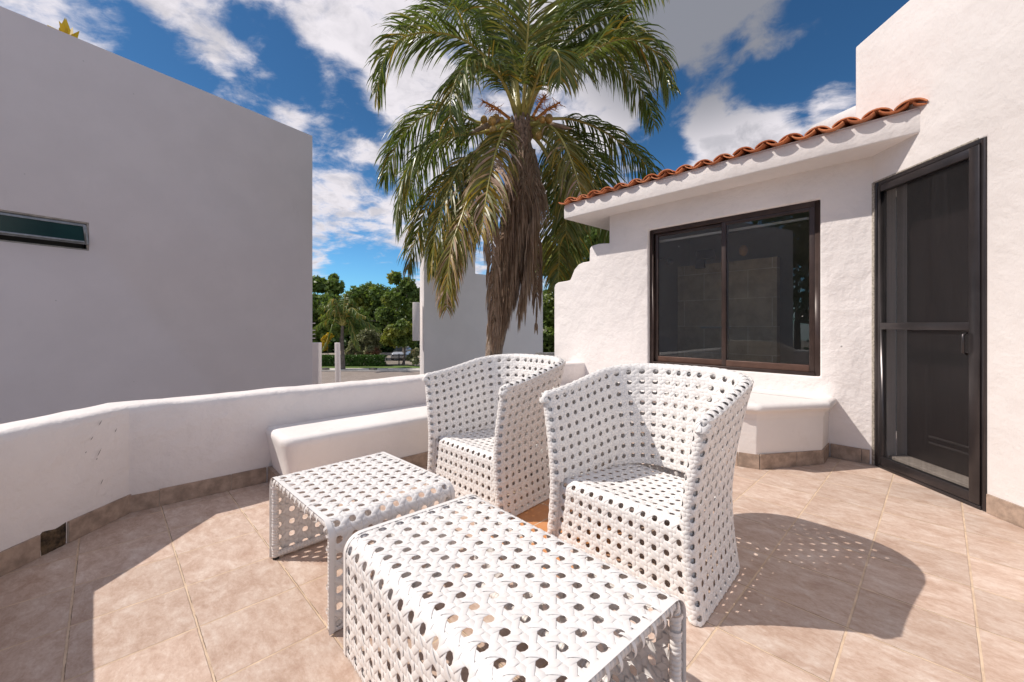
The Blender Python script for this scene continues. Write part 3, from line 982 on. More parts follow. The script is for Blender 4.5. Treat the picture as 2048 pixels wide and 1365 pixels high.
m_ = MB(); m_.tube([fd(a1 - .070, .012, 1.05), fd(a1 - .070, .035, 1.04), fd(a1 - .070, .035, .93), fd(a1 - .070, .012, .92)], .007)
m_.build('handle', M['dframe'], sdoor, True)
# putty strip left of the frame
m_ = MB(); m_.box((.002, -.01, .0), (DS0 - .002, .006, DZ + .01), fd); m_.box((DS0 - .02, -.01, DZ + .001), (DS1 - .04, .003, DZ + .014), fd)
m_.build('putty_strip', M['putty'], house, bevel=.003)
# what stands behind the screen: reveals, sill, dark door
m_ = MB()
m_.add([fd(DS0 + .001, -.16, 0), fd(DS0 + .001, -.34, 0), fd(DS0 + .001, -.34, DZ), fd(DS0 + .001, -.16, DZ)], [(0, 1, 2, 3)])
m_.box((DS0 - .2, -.36, DZ), (DS1 + .3, -.16, DZ + .1), fd); m_.box((DS1 + .01, -.60, 0), (DS1 + .08, -.16, DZ), fd)
m_.build('door_reveal', M['lite'], house)
m_ = MB(); m_.box((DS0 + .03, -.36, .002), (DS1 + .01, -.075, .092), fd); m_.build('door_sill', M['sill'], house, bevel=.006)
m_ = MB(); m_.box((DS0 + .03, -.25, .094), (DS1 + .4, -.21, DZ), fd)
dd_ = m_.build('inner_door', M['darkdoor'], house, bevel=.003)
m_ = MB()
for z_ in (.24, .285): m_.box((.25, -.21, z_), (DS1 + .3, -.198, z_ + .012), fd)
m_.build('panel_moulding', simple('moulding', (.07, .06, .06), .35), dd_, bevel=.003)

# ------------------------------------------------------------------ neighbour
nb_ = empty('neighbour_building', (-4.3, 9.0, GZ))
tag(nb_, 'large plain grey-white building in shade at left with a narrow awning window', 'building')
NU = Vector((-2.49, -4.08)).normalized(); NN = Vector((-NU.y, NU.x))   # NN: outward?
NE = Vector((-4.305, 9.0))
if NN.dot(Vector((1, -.5))) < 0: NN = -NN
def fn(s, d, z): return (NE.x + NU.x * s + NN.x * d, NE.y + NU.y * s + NN.y * d, z)
NZ = H + (HY - 272) * 9 / F
def nsz(px, py):
    r = (px - 1024) / F
    s = (NE.x - r * NE.y) / (r * NU.y - NU.x)
    Y = NE.y + NU.y * s
    return s, H + (HY - py) * Y / F
s_r, z_rt = nsz(178, 446); _, z_rb = nsz(178, 502)
s_l = s_r + 2.0
out = [(0, GZ), (0, NZ), (16, NZ), (16, GZ)]
V_, F_ = sheet(out, [[(s_r, z_rb), (s_l, z_rb), (s_l, z_rt), (s_r, z_rt)]], fn, 0, -.15)
o = mesh_obj('wall', V_, F_, M['neigh'], nb_); bevel_obj(o, .008, 2)
m_ = MB(); m_.box((.0, -7, GZ), (.15, -.151, NZ), fn); m_.box((15.85, -7, GZ), (16, -.151, NZ), fn); m_.box((0, -7.15, GZ), (16, -7, NZ), fn); m_.box((.151, -6.99, NZ - .5), (15.84, -.16, NZ - .3), fn)
m_.build('wall', M['neigh'], nb_)
m_ = MB()
w_ = .022
m_.box((s_r, -.15, z_rb), (s_r + w_, -.012, z_rt), fn); m_.box((s_l - w_, -.15, z_rb), (s_l, -.012, z_rt), fn)
m_.box((s_r + w_, -.15, z_rt - w_), (s_l - w_, -.012, z_rt), fn); m_.box((s_r + w_, -.15, z_rb), (s_l - w_, -.012, z_rb + w_), fn)
wn_ = m_.build('window', M['alu2'], nb_, bevel=.003)
# tilted sash: hinged at the top, pushed out at the bottom
hh = z_rt - z_rb - w_ - .07
def fs_(x, y, z):     # z measured down from hinge
    a = R(20)
    return fn(x, -.035 + math.sin(a) * z + math.cos(a) * y, z_rt - w_ - .012 - math.cos(a) * z + math.sin(a) * y)
m_ = MB()
m_.box((s_r + .02, -.012, 0), (s_r + .06, .012, hh), fs_); m_.box((s_l - .06, -.012, 0), (s_l - .02, .012, hh), fs_)
m_.box((s_r + .06, -.012, 0), (s_l - .06, .012, .035), fs_); m_.box((s_r + .06, -.012, hh - .045), (s_l - .06, .012, hh), fs_)
m_.build('awning_sash', M['alu'], wn_, bevel=.003)
m_ = MB(); m_.box((s_r + .05, -.003, .03), (s_l - .05, .003, hh - .04), fs_); m_.build('pane', M['gglass'], wn_)
m_ = MB(); m_.box((s_r + .02, -.149, z_rb + w_), (s_l - .02, -.14, z_rt - w_), fn); m_.build('unlit_room_sheet', M['roomdark'], wn_)  # thin dark sheet standing in for the shade of the room inside
# low wall and rail beyond the corner of the neighbour
a = at(625, 686, 11.5); b_ = at(637, 686, 11.5)
m_ = MB(); m_.box((a.x - .6, 11.5, GZ), (b_.x, 11.7, a.z)); tag(m_.build('garden_wall', M['farwall'], bevel=.01), 'narrow white wall end just beyond the neighbour building corner', 'wall')
m_ = MB()
for yy in (647, 661, 669, 677):
    q = at(624, yy, 9.6); m_.box((q.x - .15, 9.6, q.z - .010), (q.x + .06, 9.63, q.z + .010))
q = at(621, 600, 9.6); q2 = at(621, 686, 9.6); m_.box((q.x - .04, 9.6, -3.0), (q.x, 9.64, q.z))
tag(m_.build('louvre_rail', M['farwall']), 'short white louvre bars sticking out at the neighbour building corner', 'louvre')
# white gate post
q = at(670, 686, 15); q2 = at(679, 686, 15)
m_ = MB(); m_.add([(q.x - .02, 15, q.z), (q2.x - .04, 15, q.z), (q2.x - .04, 15.16, q.z), (q.x - .02, 15.16, q.z), (q.x + .04, 15, GZ), (q2.x + .04, 15, GZ), (q2.x + .04, 15.16, GZ), (q.x + .04, 15.16, GZ)],
    [(0, 1, 2, 3), (7, 6, 5, 4), (0, 4, 5, 1), (1, 5, 6, 2), (2, 6, 7, 3), (3, 7, 4, 0)])
tag(m_.build('white_post', M['farwall'], bevel=.01), 'tall square white post leaning slightly beside the street', 'post')

# ------------------------------------------------------------------ white wall building behind the palm
wb = empty('garden_building', (-2.32, 11.0, GZ))
tag(wb, 'white building with stepped top standing behind the big coconut palm', 'building')
BO = Vector((-2.32, 11.0))
def fb(t, d, z): return (BO.x + E.x * t + N.x * d, BO.y + E.y * t + N.y * d, z)
def btz(px, py):
    r = (px - 1024) / F
    t = (r * BO.y - BO.x) / (E.x - r * E.y)
    return t, H + (HY - py) * (BO.y + E.y * t) / F
out = [(0, GZ)] + [btz(x, y) for x, y in ((848, 560), (849, 500), (852, 470), (868, 473), (950, 490), (951, 548), (1000, 552), (1078, 556), (1086, 572))]
out += [(btz(1086, 572)[0], GZ)]
V_, F_ = sheet(out, [], fb, 0, -.22)
o = mesh_obj('wall', V_, F_, M['farwall'], wb); bevel_obj(o, .012, 2)
m_ = MB(); m_.box((btz(951, 548)[0] - .2, -2.5, GZ), (btz(1078, 500)[0], -.221, 2.55), fb); m_.build('rear_block', M['farwall'], wb)
a = at(825, 605, 10.9); b2 = at(837, 682, 10.9)
m_ = MB(); m_.box((a.x, 10.9, b2.z), (b2.x + .01, 11.06, a.z)); m_.build('shutter_box', M['farwall'], wb, bevel=.008)
# low ledge between the palm wall and the house
a = at(1072, 707, 9.0); b2 = at(1112, 714, 9.0)
m_ = MB(); m_.box((a.x, 9.0, b2.z - .02), (b2.x + .8, 9.3, a.z)); m_.box((a.x + .05, 9.03, GZ), (b2.x + .7, 9.25, b2.z - .021))
tag(m_.build('boundary_wall', M['concrete'], bevel=.01), 'low grey capped boundary wall just visible above the back chair', 'wall')

# ------------------------------------------------------------------ woven furniture
COLS = ((-1, -.0011), (-.93, -.0004), (-.84, 0), (0, .0003), (.84, 0), (.93, -.0004), (1, -.0011))
def weave(P, nu, nv, wrap=False, clip=None, amp=.0018, wv=.292, wd=.280, d=.149, S=8, cells=(.056, .056), seed=1, vr=None):
    """classic six-way cane: pairs up, pairs across and both diagonals, interlaced. P(u,v)->(n,3)"""
    rg = np.random.default_rng(seed)
    lines = []
    def hV(u_i_sign, t):      # t = v relative to integer crossings
        x = t / d
        return u_i_sign * x * np.exp(.5 * (1 - x * x))
    def rnd(v): return v - np.round(v)
    for i in range(0, nu if wrap else nu + 1):
        for a in (-1, 1):
            u0 = i + a * d
            if not wrap and (u0 < -.01 or u0 > nu + .01): continue
            v = np.linspace(0, nv, nv * S + 1)
            lines.append((u0 + 0 * v + rg.normal(0, .010), v, (1, 0), wv, a * hV(1, rnd(v)) * amp))
    for j in range(0, nv + 1):
        for b in (-1, 1):
            v0 = j + b * d
            if v0 < -.01 or v0 > nv + .01: continue
            u = np.linspace(0, nu, nu * S + 1)
            lines.append((u, v0 + 0 * u + rg.normal(0, .010), (0, 1), wv, -b * hV(1, rnd(u)) * amp))
    S2 = max(6, S)
    for sgn in (1, -1):
        if wrap:
            for k in range(nu):
                v = np.linspace(0, nv, nv * S2 + 1)
                u = k + .5 + sgn * v
                lines.append((u, v, (1, -sgn), wd, sgn * np.cos(2 * math.pi * u) * amp * 1.25))
        else:
            for k in range(-nv - 1, nu + nv + 2):
                if sgn == 1: lo, hi = max(0, k + .5), min(nu, nv + k + .5)        # u - v = k+.5
                else: lo, hi = max(0, k + .5 - nv), min(nu, k + .5)               # u + v = k+.5
                if hi - lo < .3: continue
                u = np.linspace(lo, hi, max(3, int(round((hi - lo) * S2)) + 1))
                v = (u - k - .5) if sgn == 1 else (k + .5 - u)
                lines.append((u, v, (1, -sgn), wd, sgn * np.cos(2 * math.pi * u) * amp * 1.25))
    Uc, Vc, Hc, faces = [], [], [], []
    base = 0; keep_mid = []
    for (u, v, pd, w, h) in lines:
        n = len(u); L = math.hypot(*pd); px_, py_ = pd[0] / L, pd[1] / L
        wj = w * (1 + rg.normal(0, .025)); sc = 1 + rg.normal(0, .12)
        lift = rg.normal(0, .00015)
        for c, dh in COLS:
            Uc.append(u + px_ * wj * .5 * c); Vc.append(v + py_ * wj * .5 * c); Hc.append(h * sc + lift + dh)
        if clip is not None:
            ok = clip(u, v)
        else: ok = np.ones(n, bool)
        idx = np.arange(n - 1)
        good = ok[:-1] & ok[1:]
        idx = idx[good]
        for c in range(len(COLS) - 1):
            a0 = base + c * n + idx; b0 = base + (c + 1) * n + idx
            faces.append(np.stack([a0, a0 + 1, b0 + 1, b0], 1))
        base += len(COLS) * n
    U = np.concatenate(Uc); Vv = np.concatenate(Vc); Hh = np.concatenate(Hc)
    if not wrap: U = np.clip(U, -.02, nu + .02)
    Vv = np.clip(Vv, -.02, nv + .02)
    e = 1e-3
    p = P(U, Vv); pu = P(U + e, Vv) - P(U - e, Vv); pv = P(U, Vv + e) - P(U, Vv - e)
    nn = np.cross(pu, pv); nn /= np.maximum(np.linalg.norm(nn, axis=1, keepdims=True), 1e-12)
    pts = p + nn * Hh[:, None]
    fc = np.concatenate(faces)
    used = np.unique(fc)
    remap = -np.ones(len(pts), int); remap[used] = np.arange(len(used))
    return pts[used], remap[fc]

def wrapped_tube(mb_, pts, r, ring=.013, seg=12, groove=.0011, mi=0):
    """tube bound with plastic strip: overlapping saw-tooth rings"""
    pts = [Vector(p) for p in pts]
    cum = [0]
    for a, b in zip(pts[:-1], pts[1:]): cum.append(cum[-1] + (b - a).length)
    L = cum[-1]; n = max(2, int(L / ring))
    def P_(s):
        s = min(max(s, 0), L)
        for i in range(len(pts) - 1):
            if s <= cum[i + 1] + 1e-9: return pts[i].lerp(pts[i + 1], (s - cum[i]) / max(1e-9, cum[i + 1] - cum[i]))
        return pts[-1]
    Q = []; Rr = []
    for k in range(n):
        s0 = L * k / n; s1 = L * (k + 1) / n; j = random.uniform(0, .0006)
        Q += [P_(s0), P_(s0 + (s1 - s0) * .08), P_(s0 + (s1 - s0) * .92)]; Rr += [r - groove, r + j, r + .0006 + j]
    Q.append(P_(L)); Rr.append(r)
    mb_.tube(Q, Rr, seg, mi)

def strip_band(mb_, pts, nrm, side_w, lift=0.0):
    """flat ribbon following pts with given normals and width vectors"""
    vs = []; n = len(pts)
    for p, w in zip(pts, side_w):
        p = Vector(p); w = Vector(w)
        vs += [p - w, p + w]
    mb_.add(vs, [(2 * i, 2 * i + 1, 2 * i + 3, 2 * i + 2) for i in range(n - 1)])

def make_table(name, W, D, Ht, Rb, nu, nv, seed, loops_front, label, grp):
    """waterfall table: woven top and two woven sides in one sheet over a tube frame, open on two ends.
       local x across the span (-W/2..W/2), y along the depth 0..D"""
    root = empty(name)
    s1 = Ht - Rb; arc = math.pi / 2 * Rb; top = W - 2 * Rb
    L = 2 * s1 + 2 * arc + top
    def prof(s, off=0.0):
        s = np.asarray(s, float)
        x = np.zeros_like(s); z = np.zeros_like(s); r = Rb - off
        c = s < s1; x[c] = -W / 2 + off; z[c] = s[c]
        c = (s >= s1) & (s < s1 + arc); a = (s[c] - s1) / Rb; x[c] = -W / 2 + Rb - r * np.cos(a); z[c] = s1 + r * np.sin(a)
        c = (s >= s1 + arc) & (s < s1 + arc + top); x[c] = -W / 2 + Rb + (s[c] - s1 - arc); z[c] = Ht - off
        c = (s >= s1 + arc + top) & (s < s1 + 2 * arc + top); a = (s[c] - s1 - arc - top) / Rb; x[c] = W / 2 - Rb + r * np.sin(a); z[c] = s1 + r * np.cos(a)
        c = s >= s1 + 2 * arc + top; x[c] = W / 2 - off; z[c] = L - s[c]
        return x, z
    def P(u, v):
        x, z = prof(np.clip(u / nu, 0, 1) * L)
        y = v / nv * D
        return np.stack([x, y, np.maximum(z, .004)], 1)
    pts, fc = weave(P, nu, nv, seed=seed, amp=.0021)
    sk = mesh_obj('woven_skin', pts, fc, M['weave'], root, True)
    # frame tubes at both open ends
    rt = .0145
    ss = np.linspace(0.012, L - .012, 90)
    xs, zs = prof(ss, rt + .003)
    mbf = MB()
    for y in (.012, D - .012):
        wrapped_tube(mbf, [(x, y, z) for x, z in zip(xs, zs)], rt)
    for sx in (-1, 1):
        wrapped_tube(mbf, [(sx * (W / 2 - rt - .004), .02, .022), (sx * (W / 2 - rt - .004), D - .02, .022)], rt)
    mbf.build('frame', M['wrap'], root, True)
    # edging strip and the loops that tie the skin to the tube
    ss = np.linspace(0.004, L - .004, 110)
    for y0, sg in ((.0, -1), (D, 1)):
        mbe = MB()
        xs, zs = prof(ss, -.0035)
        strip_band(mbe, [(x, y0 - sg * .002, z) for x, z in zip(xs, zs)], None, [(0, .0095, 0)] * len(ss))
        nl = int(L / .046)
        for k in range(nl):
            s_ = L * (k + .5) / nl + random.uniform(-.006, .006)
            vert = s_ < s1 or s_ > L - s1
            if random.random() < (.55 if vert else .05): continue
            (x,), (z,) = prof([s_], rt + .003)
            (xo,), (zo,) = prof([s_], 0.0)
            nrm = Vector((xo - x, 0, zo - z)).normalized(); tn = Vector((nrm.z, 0, -nrm.x))
            rr = rt + (random.uniform(.002, .005) if vert else random.uniform(.004, .013))
            c = Vector((x, y0 - sg * .012, z)) - nrm * random.uniform(0, .006)
            ring = []; wv_ = []
            tilt = random.uniform(-.35, .35)
            for q in range(15):
                a = math.pi * (-.15 + 1.5 * q / 14)
                ring.append(c + nrm * (math.cos(a) * rr) + Vector((0, sg, 0)) * (math.sin(a) * rr) + tn * (tilt * .01 * math.sin(a)))
                wv_.append(tn * .0048)
            strip_band(mbe, ring, None, wv_)
        mbe.build('edge_binding', M['weave'], root, True)
    for sx in (-1, 1):
        for y in (.014, D - .014):
            mft = MB(); mft.tube([(sx * (W / 2 - rt - .003), y, 0.0), (sx * (W / 2 - rt - .003), y, .014)], .0135, 12)
            mft.build('foot_cap', M['foot'], root)
    tag(root, label, 'table', grp)
    return root

def place(o, origin, xdir):
    o.location = (origin[0], origin[1], 0)
    o.rotation_euler = (0, 0, math.atan2(xdir[1], xdir[0]))

# back table: panels under the two short edges, open towards the left foreground
t1 = make_table('woven_side_table', .69, .54, .392, .055, 24, 9, 3, True, 'smaller white woven plastic side table with open end, behind the larger one', 'white woven plastic tables')
F0 = Vector((-.640, 1.475)); L0_ = Vector((-1.135, 1.965))
c_ = (F0 + L0_) / 2; xd = (F0 - L0_).normalized()
place(t1, c_, xd)
# front table
t2 = make_table('woven_coffee_table', .56, .885, .392, .055, 20, 15, 5, True, 'larger white woven plastic coffee table in front, nearest the camera, sunlit top', 'white woven plastic tables')
BLc = Vector((-.553, 1.392)); BRc = Vector((-.140, 1.760)); FRc = Vector((.462, 1.146)); 
xd = (BRc - BLc).normalized()
# local y must run from the far end to the near end; keep right-handed by flipping x
yd = Vector((.6996, -.7145))
place(t2, (BLc + BRc) / 2, (-xd.x, -xd.y))

# ---- tub chair
def chair_mesh():
    Wf, Wb, D, rc, th = .372, .318, .645, .25, .056
    ZA, ZB, ZS = .758, .872, .335
    def path_half(off):
        # right half from front edge (x=+Wf,y=0) round to the back centre, inset by off
        side = Vector((Wb - Wf, D)).normalized(); n_in = Vector((-side.y, side.x))
        a = Vector((Wf, 0)) + n_in * off
        # back line y = D-off
        yb = D - off
        t = (yb - a.y) / side.y
        corner = a + side * t
        r = max(.03, rc - off)
        ang = side.angle(Vector((-1, 0)))
        k = r * math.tan(ang / 2)
        p1 = corner - side * k; p2 = corner + Vector((-1, 0)) * k
        cen = p1 + n_in * r
        pts = [a.lerp(p1, i / 24) for i in range(25)]
        nr = [-n_in] * 25
        a1 = math.atan2((p1 - cen).y, (p1 - cen).x); a2 = math.atan2((p2 - cen).y, (p2 - cen).x)
        for i in range(1, 15):
            q = a1 + (a2 - a1) * i / 14
            pts.append(cen + Vector((math.cos(q), math.sin(q))) * r); nr.append(Vector((math.cos(q), math.sin(q))))
        for i in range(1, 11):
            pts.append(p2.lerp(Vector((0, yb)), i / 10)); nr.append(Vector((0, 1)))
        return pts, nr
    po, no = path_half(0.0); pi_, ni = path_half(th)
    loop = []; nrm = []; kind = []
    # start: inner back centre -> inner right front
    for p, n in zip(pi_[::-1], ni[::-1]): loop.append(p); nrm.append(n); kind.append(1)
    a = pi_[0]; b = po[0]; cen = (a + b) / 2; ax = (b - a) / 2
    for i in range(1, 8):
        q = math.pi * i / 8
        v = -ax * math.cos(q) + Vector((ax.y, -ax.x)) * math.sin(q)
        loop.append(cen + v); nrm.append((b - a).normalized()); kind.append(.5)
    for p, n in zip(po, no): loop.append(p); nrm.append(n); kind.append(0)
    m = len(loop)
    for i in range(m - 2, 0, -1):
        loop.append(Vector((-loop[i].x, loop[i].y))); nrm.append(Vector((-nrm[i].x, nrm[i].y))); kind.append(kind[i])
    X = np.array([p.x for p in loop]); Yy = np.array([p.y for p in loop]); NX = np.array([n.x for n in nrm]); NY = np.array([n.y for n in nrm]); K = np.array(kind, float)
    X = np.append(X, X[0]); Yy = np.append(Yy, Yy[0]); NX = np.append(NX, NX[0]); NY = np.append(NY, NY[0]); K = np.append(K, K[0])
    cum = np.concatenate([[0], np.cumsum(np.hypot(np.diff(X), np.diff(Yy)))])
    Ltot = cum[-1]
    nu = int(round(Ltot / .056)); nv = 15
    def flare(z):
        # outwards at the foot and at the rim, waisted between
        f0 = .030 * np.clip((.30 - z) / .30, 0, 1) ** 1.6
        f1 = .072 * np.clip((z - .34) / .45, 0, 1.3) ** 1.5
        return f0 + f1 - .012
    def ztop(y): 
        t = np.clip((y + .0) / (D), 0, 1)
        return ZA + (ZB - ZA) * (t * t * (3 - 2 * t) * .55 + t * .45)
    def base(u):
        s = (np.asarray(u) % nu) / nu * Ltot
        f = lambda A: np.interp(s, cum, A)
        return f(X), f(Yy), f(NX), f(NY), f(K)
    def P(u, v):
        x, y, nx, ny, k = base(u)
        z = v / nv * (ztop(y) - .006)
        l = np.hypot(nx, ny); l[l < 1e-6] = 1
        fl = flare(z)
        fy = np.where(ny > 0, ny / l, 0)
        return np.stack([x + nx / l * fl, y + fy * fl * .9 , z + .004], 1)
    def clip(u, v):
        x, y, nx, ny, k = base(u)
        z = v / nv * (ztop(y) - .006)
        return ~((k > .55) & (z < ZS - .012))
    pts, fc = weave(P, nu, nv, wrap=True, clip=clip, seed=11, amp=.0017, S=8)
    parts = {'shell': (pts, fc)}
    # rim
    xs, ys, nxs, nys = [], [], [], []
    mpts = [(a_ + b_) / 2 for a_, b_ in zip(po, pi_)]
    full = [(p, n) for p, n in zip(mpts, no)]
    full = full[::1] + [(Vector((-p.x, p.y)), Vector((-n.x, n.y))) for p, n in full[-2::-1]]
    rim = []
    front_dir = Vector((0, -1))
    for i, (p, n) in enumerate(full):
        z = float(ztop(np.array([p.y]))[0]) - .018
        fl = float(flare(np.array([z]))[0])
        rim.append(Vector((p.x + n.x * fl, p.y + max(0, n.y) * fl * .9, z)))
    # extend slightly at the front and turn down into the post
    rim = [rim[0] + Vector((-.002, -.020, -.030)), rim[0] + Vector((0, -.018, -.010))] + rim + [rim[-1] + Vector((0, -.018, -.010)), rim[-1] + Vector((.002, -.020, -.030))]
    rc_ = np.array([tuple(p) for p in rim])
    cl = np.concatenate([[0], np.cumsum(np.linalg.norm(np.diff(rc_, axis=0), axis=1))])
    nur = int(cl[-1] / .052); nvr = 3; rr = .0265
    tang = np.gradient(rc_, axis=0); tang /= np.linalg.norm(tang, axis=1, keepdims=True)
    def PR(u, v):
        s = np.clip(u / nur, 0, 1) * cl[-1]
        c = np.stack([np.interp(s, cl, rc_[:, k_]) for k_ in range(3)], 1)
        t = np.stack([np.interp(s, cl, tang[:, k_]) for k_ in range(3)], 1); t /= np.linalg.norm(t, axis=1, keepdims=True)
        sd_ = np.cross(t, np.array([0, 0, 1.0])); sd_ /= np.linalg.norm(sd_, axis=1, keepdims=True)
        up = np.cross(sd_, t)
        a = v / nvr * 2 * math.pi
        return c + (sd_ * np.cos(a)[:, None] + up * np.sin(a)[:, None]) * rr * np.stack([1 + 0 * a], 1)
    pr, fr_ = weave(PR, nur, nvr, seed=21, amp=.0024, S=8, wv=.30, wd=.30)
    parts['rim'] = (pr, fr_)
    # front panel and seat in one sheet
    sf = .030
    prof = []
    for i in range(13): prof.append((sf * (1 - i / 12) ** 1.2 * -.6 + .012, .004 + (ZS - .045) * i / 12))
    for i in range(1, 9):
        a = math.pi / 2 * i / 8; prof.append((.012 + .045 * (1 - math.cos(a)), ZS - .041 + .045 * math.sin(a)))
    ysz = prof[-1]
    for i in range(1, 21): prof.append((ysz[0] + (D - th - .035 - ysz[0]) * i / 20, ysz[1] - .018 * i / 20))
    pa = np.array(prof); cp = np.concatenate([[0], np.cumsum(np.hypot(*np.diff(pa, axis=0).T))])
    nvs = int(round(cp[-1] / .056)); nus = 12
    def PS(u, v):
        s = np.clip(v / nvs, 0, 1) * cp[-1]
        y = np.interp(s, cp, pa[:, 0]); z = np.interp(s, cp, pa[:, 1])
        hw = Wf - th + .012 + (Wb - Wf) * y / D - np.clip((y - .42) / .16, 0, 1) ** 2 * .05 + flare(z) * .8
        sag = -.012 * np.clip((y - .05) / .1, 0, 1) * (1 - (2 * u / nus - 1) ** 2)
        return np.stack([(2 * u / nus - 1) * hw, y, z + sag], 1)
    ps, fs2 = weave(PS, nus, nvs, seed=31, amp=.0019, S=8)
    parts['seat'] = (ps, fs2)
    # bottom binding
    return parts, (po, pi_, no, flare, ztop, th, Wf, ZA)

cparts, (po, pi_, no, flare, ztop, th, Wf, ZA) = chair_mesh()
def make_chair():
    root = empty('woven_tub_chair')
    mesh_obj('woven_shell', *cparts['shell'], M['weave'], root, True)
    mesh_obj('rim', *cparts['rim'], M['weave'], root, True)
    mesh_obj('seat', *cparts['seat'], M['weave'], root, True)
    mbf = MB()
    fl0 = float(flare(np.array([.01]))[0])
    path = [(p.x + n.x * (fl0 - .014), p.y + n.y * (fl0 - .014), .016) for p, n in zip(po, no)]
    path = path + [(-x, y, z) for x, y, z in path[-2::-1]]
    wrapped_tube(mbf, path, .014, ring=.016, seg=10)
    wrapped_tube(mbf, [(-Wf + .02, .012, .016), (Wf - .02, .012, .016)], .013, ring=.016, seg=10)
    for sx in (-1, 1):
        post = []
        for i in range(14):
            z = .02 + (ZA - .05) * i / 13
            post.append((sx * (Wf - th / 2 + float(flare(np.array([z]))[0])), .002, z))
        wrapped_tube(mbf, post, .0185, ring=.016, seg=10)
    mbf.build('frame', M['wrap'], root, True)
    return root

ch2 = make_chair()
tag(ch2, 'white woven tub chair on the right in front of the window, casting a round shadow', 'chair', 'white woven tub chairs')
FR = Vector((.684, 1.540)); FL = Vector((.195, 2.085))
xd = (FR - FL).normalized()
place(ch2, (FR + FL) / 2, xd)
ch1 = ch2.copy(); scene.collection.objects.link(ch1)
for c in list(ch2.children):
    k = c.copy(); scene.collection.objects.link(k); k.parent = ch1
ch1['label'] = 'white woven tub chair farther back, side in shade, in front of the palm'
FR = Vector((-.056, 2.345)); FL = Vector((-.56, 2.865))
xd = (FR - FL).normalized()
place(ch1, (FR + FL) / 2, xd)

# ------------------------------------------------------------------ palm tree
def catmull(pts, n):
    pts = [Vector(p) for p in pts]
    P0 = [pts[0] * 2 - pts[1]] + pts + [pts[-1] * 2 - pts[-2]]
    out = []
    segs = len(pts) - 1
    for k in range(n + 1):
        u = k / n * segs; i = min(int(u), segs - 1); t = u - i
        p0, p1, p2, p3 = P0[i:i + 4]
        out.append(.5 * ((2 * p1) + (-p0 + p2) * t + (2 * p0 - 5 * p1 + 4 * p2 - p3) * t * t + (-p0 + 3 * p1 - 3 * p2 + p3) * t ** 3))
    # resample by length
    cum = [0]
    for a, b in zip(out[:-1], out[1:]): cum.append(cum[-1] + (b - a).length)
    L = cum[-1]; res = []; j = 0
    for k in range(n + 1):
        s = L * k / n
        while j < n - 1 and cum[j + 1] < s: j += 1
        t = (s - cum[j]) / max(1e-9, cum[j + 1] - cum[j])
        res.append(out[j].lerp(out[j + 1], min(1, max(0, t))))
    return res, L

def frond(parent, pts, maxlen=.75, droop=.9, mats=('pleaf', 'pleaf2', 'pleaf3'), mixw=(.75, .22, .03), start=.16, dens=34, width=.034, stalk='stalk', rad=.028, fwd=.55, dead=False, label=None, name='frond', tipyellow=0.0, side_bias=0.0, rough=.4):
    path, L = catmull(pts, 60)
    mb_ = MB()
    radii = [rad * (1 - .86 * i / 60) + (rad * 1.1 * max(0, 1 - i / 6)) for i in range(61)]
    mb_.tube(path, radii, 6, 3)
    n = int(L * dens)
    for k in range(n):
        s = start + (1 - start) * (k + random.random() * .4) / n
        i = min(59, int(s * 60)); p = path[i].lerp(path[i + 1], s * 60 - i)
        t = (path[min(60, i + 1)] - path[i]).normalized()
        side0 = t.cross(Vector((0, 0, 1)))
        if side0.length < .25:
            # nearly vertical rachis: keep a steady side vector
            side0 = side0 + Vector((t.z * .6, .35, 0)) if side0.length < .02 else side0
        side0.normalize()
        env = math.sin(math.pi * min(1, .10 + .86 * (s - start) / (1 - start) ) ) ** .55
        env = max(.28, env)
        for sg in (-1, 1):
            if dead and random.random() < .25: continue
            ln = maxlen * env * random.uniform(.80, 1.12)
            if random.random() < .05: ln *= random.uniform(.3, .7)
            f = fwd * random.uniform(.8, 1.2) + .5 * s
            d0 = (side0 * sg * (1 + side_bias * sg) + t * f + Vector((random.gauss(0, .12 * rough), random.gauss(0, .12 * rough), .25 - .2 * s + random.gauss(0, .10 * rough)))).normalized()
            w = width * random.uniform(.8, 1.15) * (.65 + .35 * env)
            q = p.copy(); d = d0.copy(); ns = 5
            pts_ = [q.copy()]; dirs = [d.copy()]
            g = droop * random.uniform(.7, 1.35)
            for j in range(ns):
                d = (d + Vector((0, 0, -1)) * g * (.24 + .16 * j)).normalized()
                q = q + d * (ln / ns); pts_.append(q.copy()); dirs.append(d.copy())
            wd = t - d0 * t.dot(d0)
            if wd.length < .05: wd = Vector((0, 0, 1))
            wd.normalize()
            tw = random.gauss(0, .75)
            r_ = random.random()
            mi = 0 if r_ < mixw[0] else (1 if r_ < mixw[0] + mixw[1] else 2)
            if tipyellow and random.random() < tipyellow * (.3 + s): mi = 2
            vs = []; wprof = (.45, 1, 1, .85, .55, .06)
            for j, (a, dd) in enumerate(zip(pts_, dirs)):
                ww = (wd - dd * wd.dot(dd))
                if ww.length < 1e-3: ww = Vector((1, 0, 0))
                ww.normalize(); b = dd.cross(ww); ww = ww * math.cos(tw) + b * math.sin(tw)
                h = w * .5 * wprof[j]
                vs += [a - ww * h, a + ww * h]
            mb_.add(vs, [(2 * j, 2 * j + 1, 2 * j + 3, 2 * j + 2) for j in range(ns)], mi)
    o = mb_.build(name, [M[m] for m in mats] + [M[stalk]], parent)
    if label: o['label'] = label
    return o

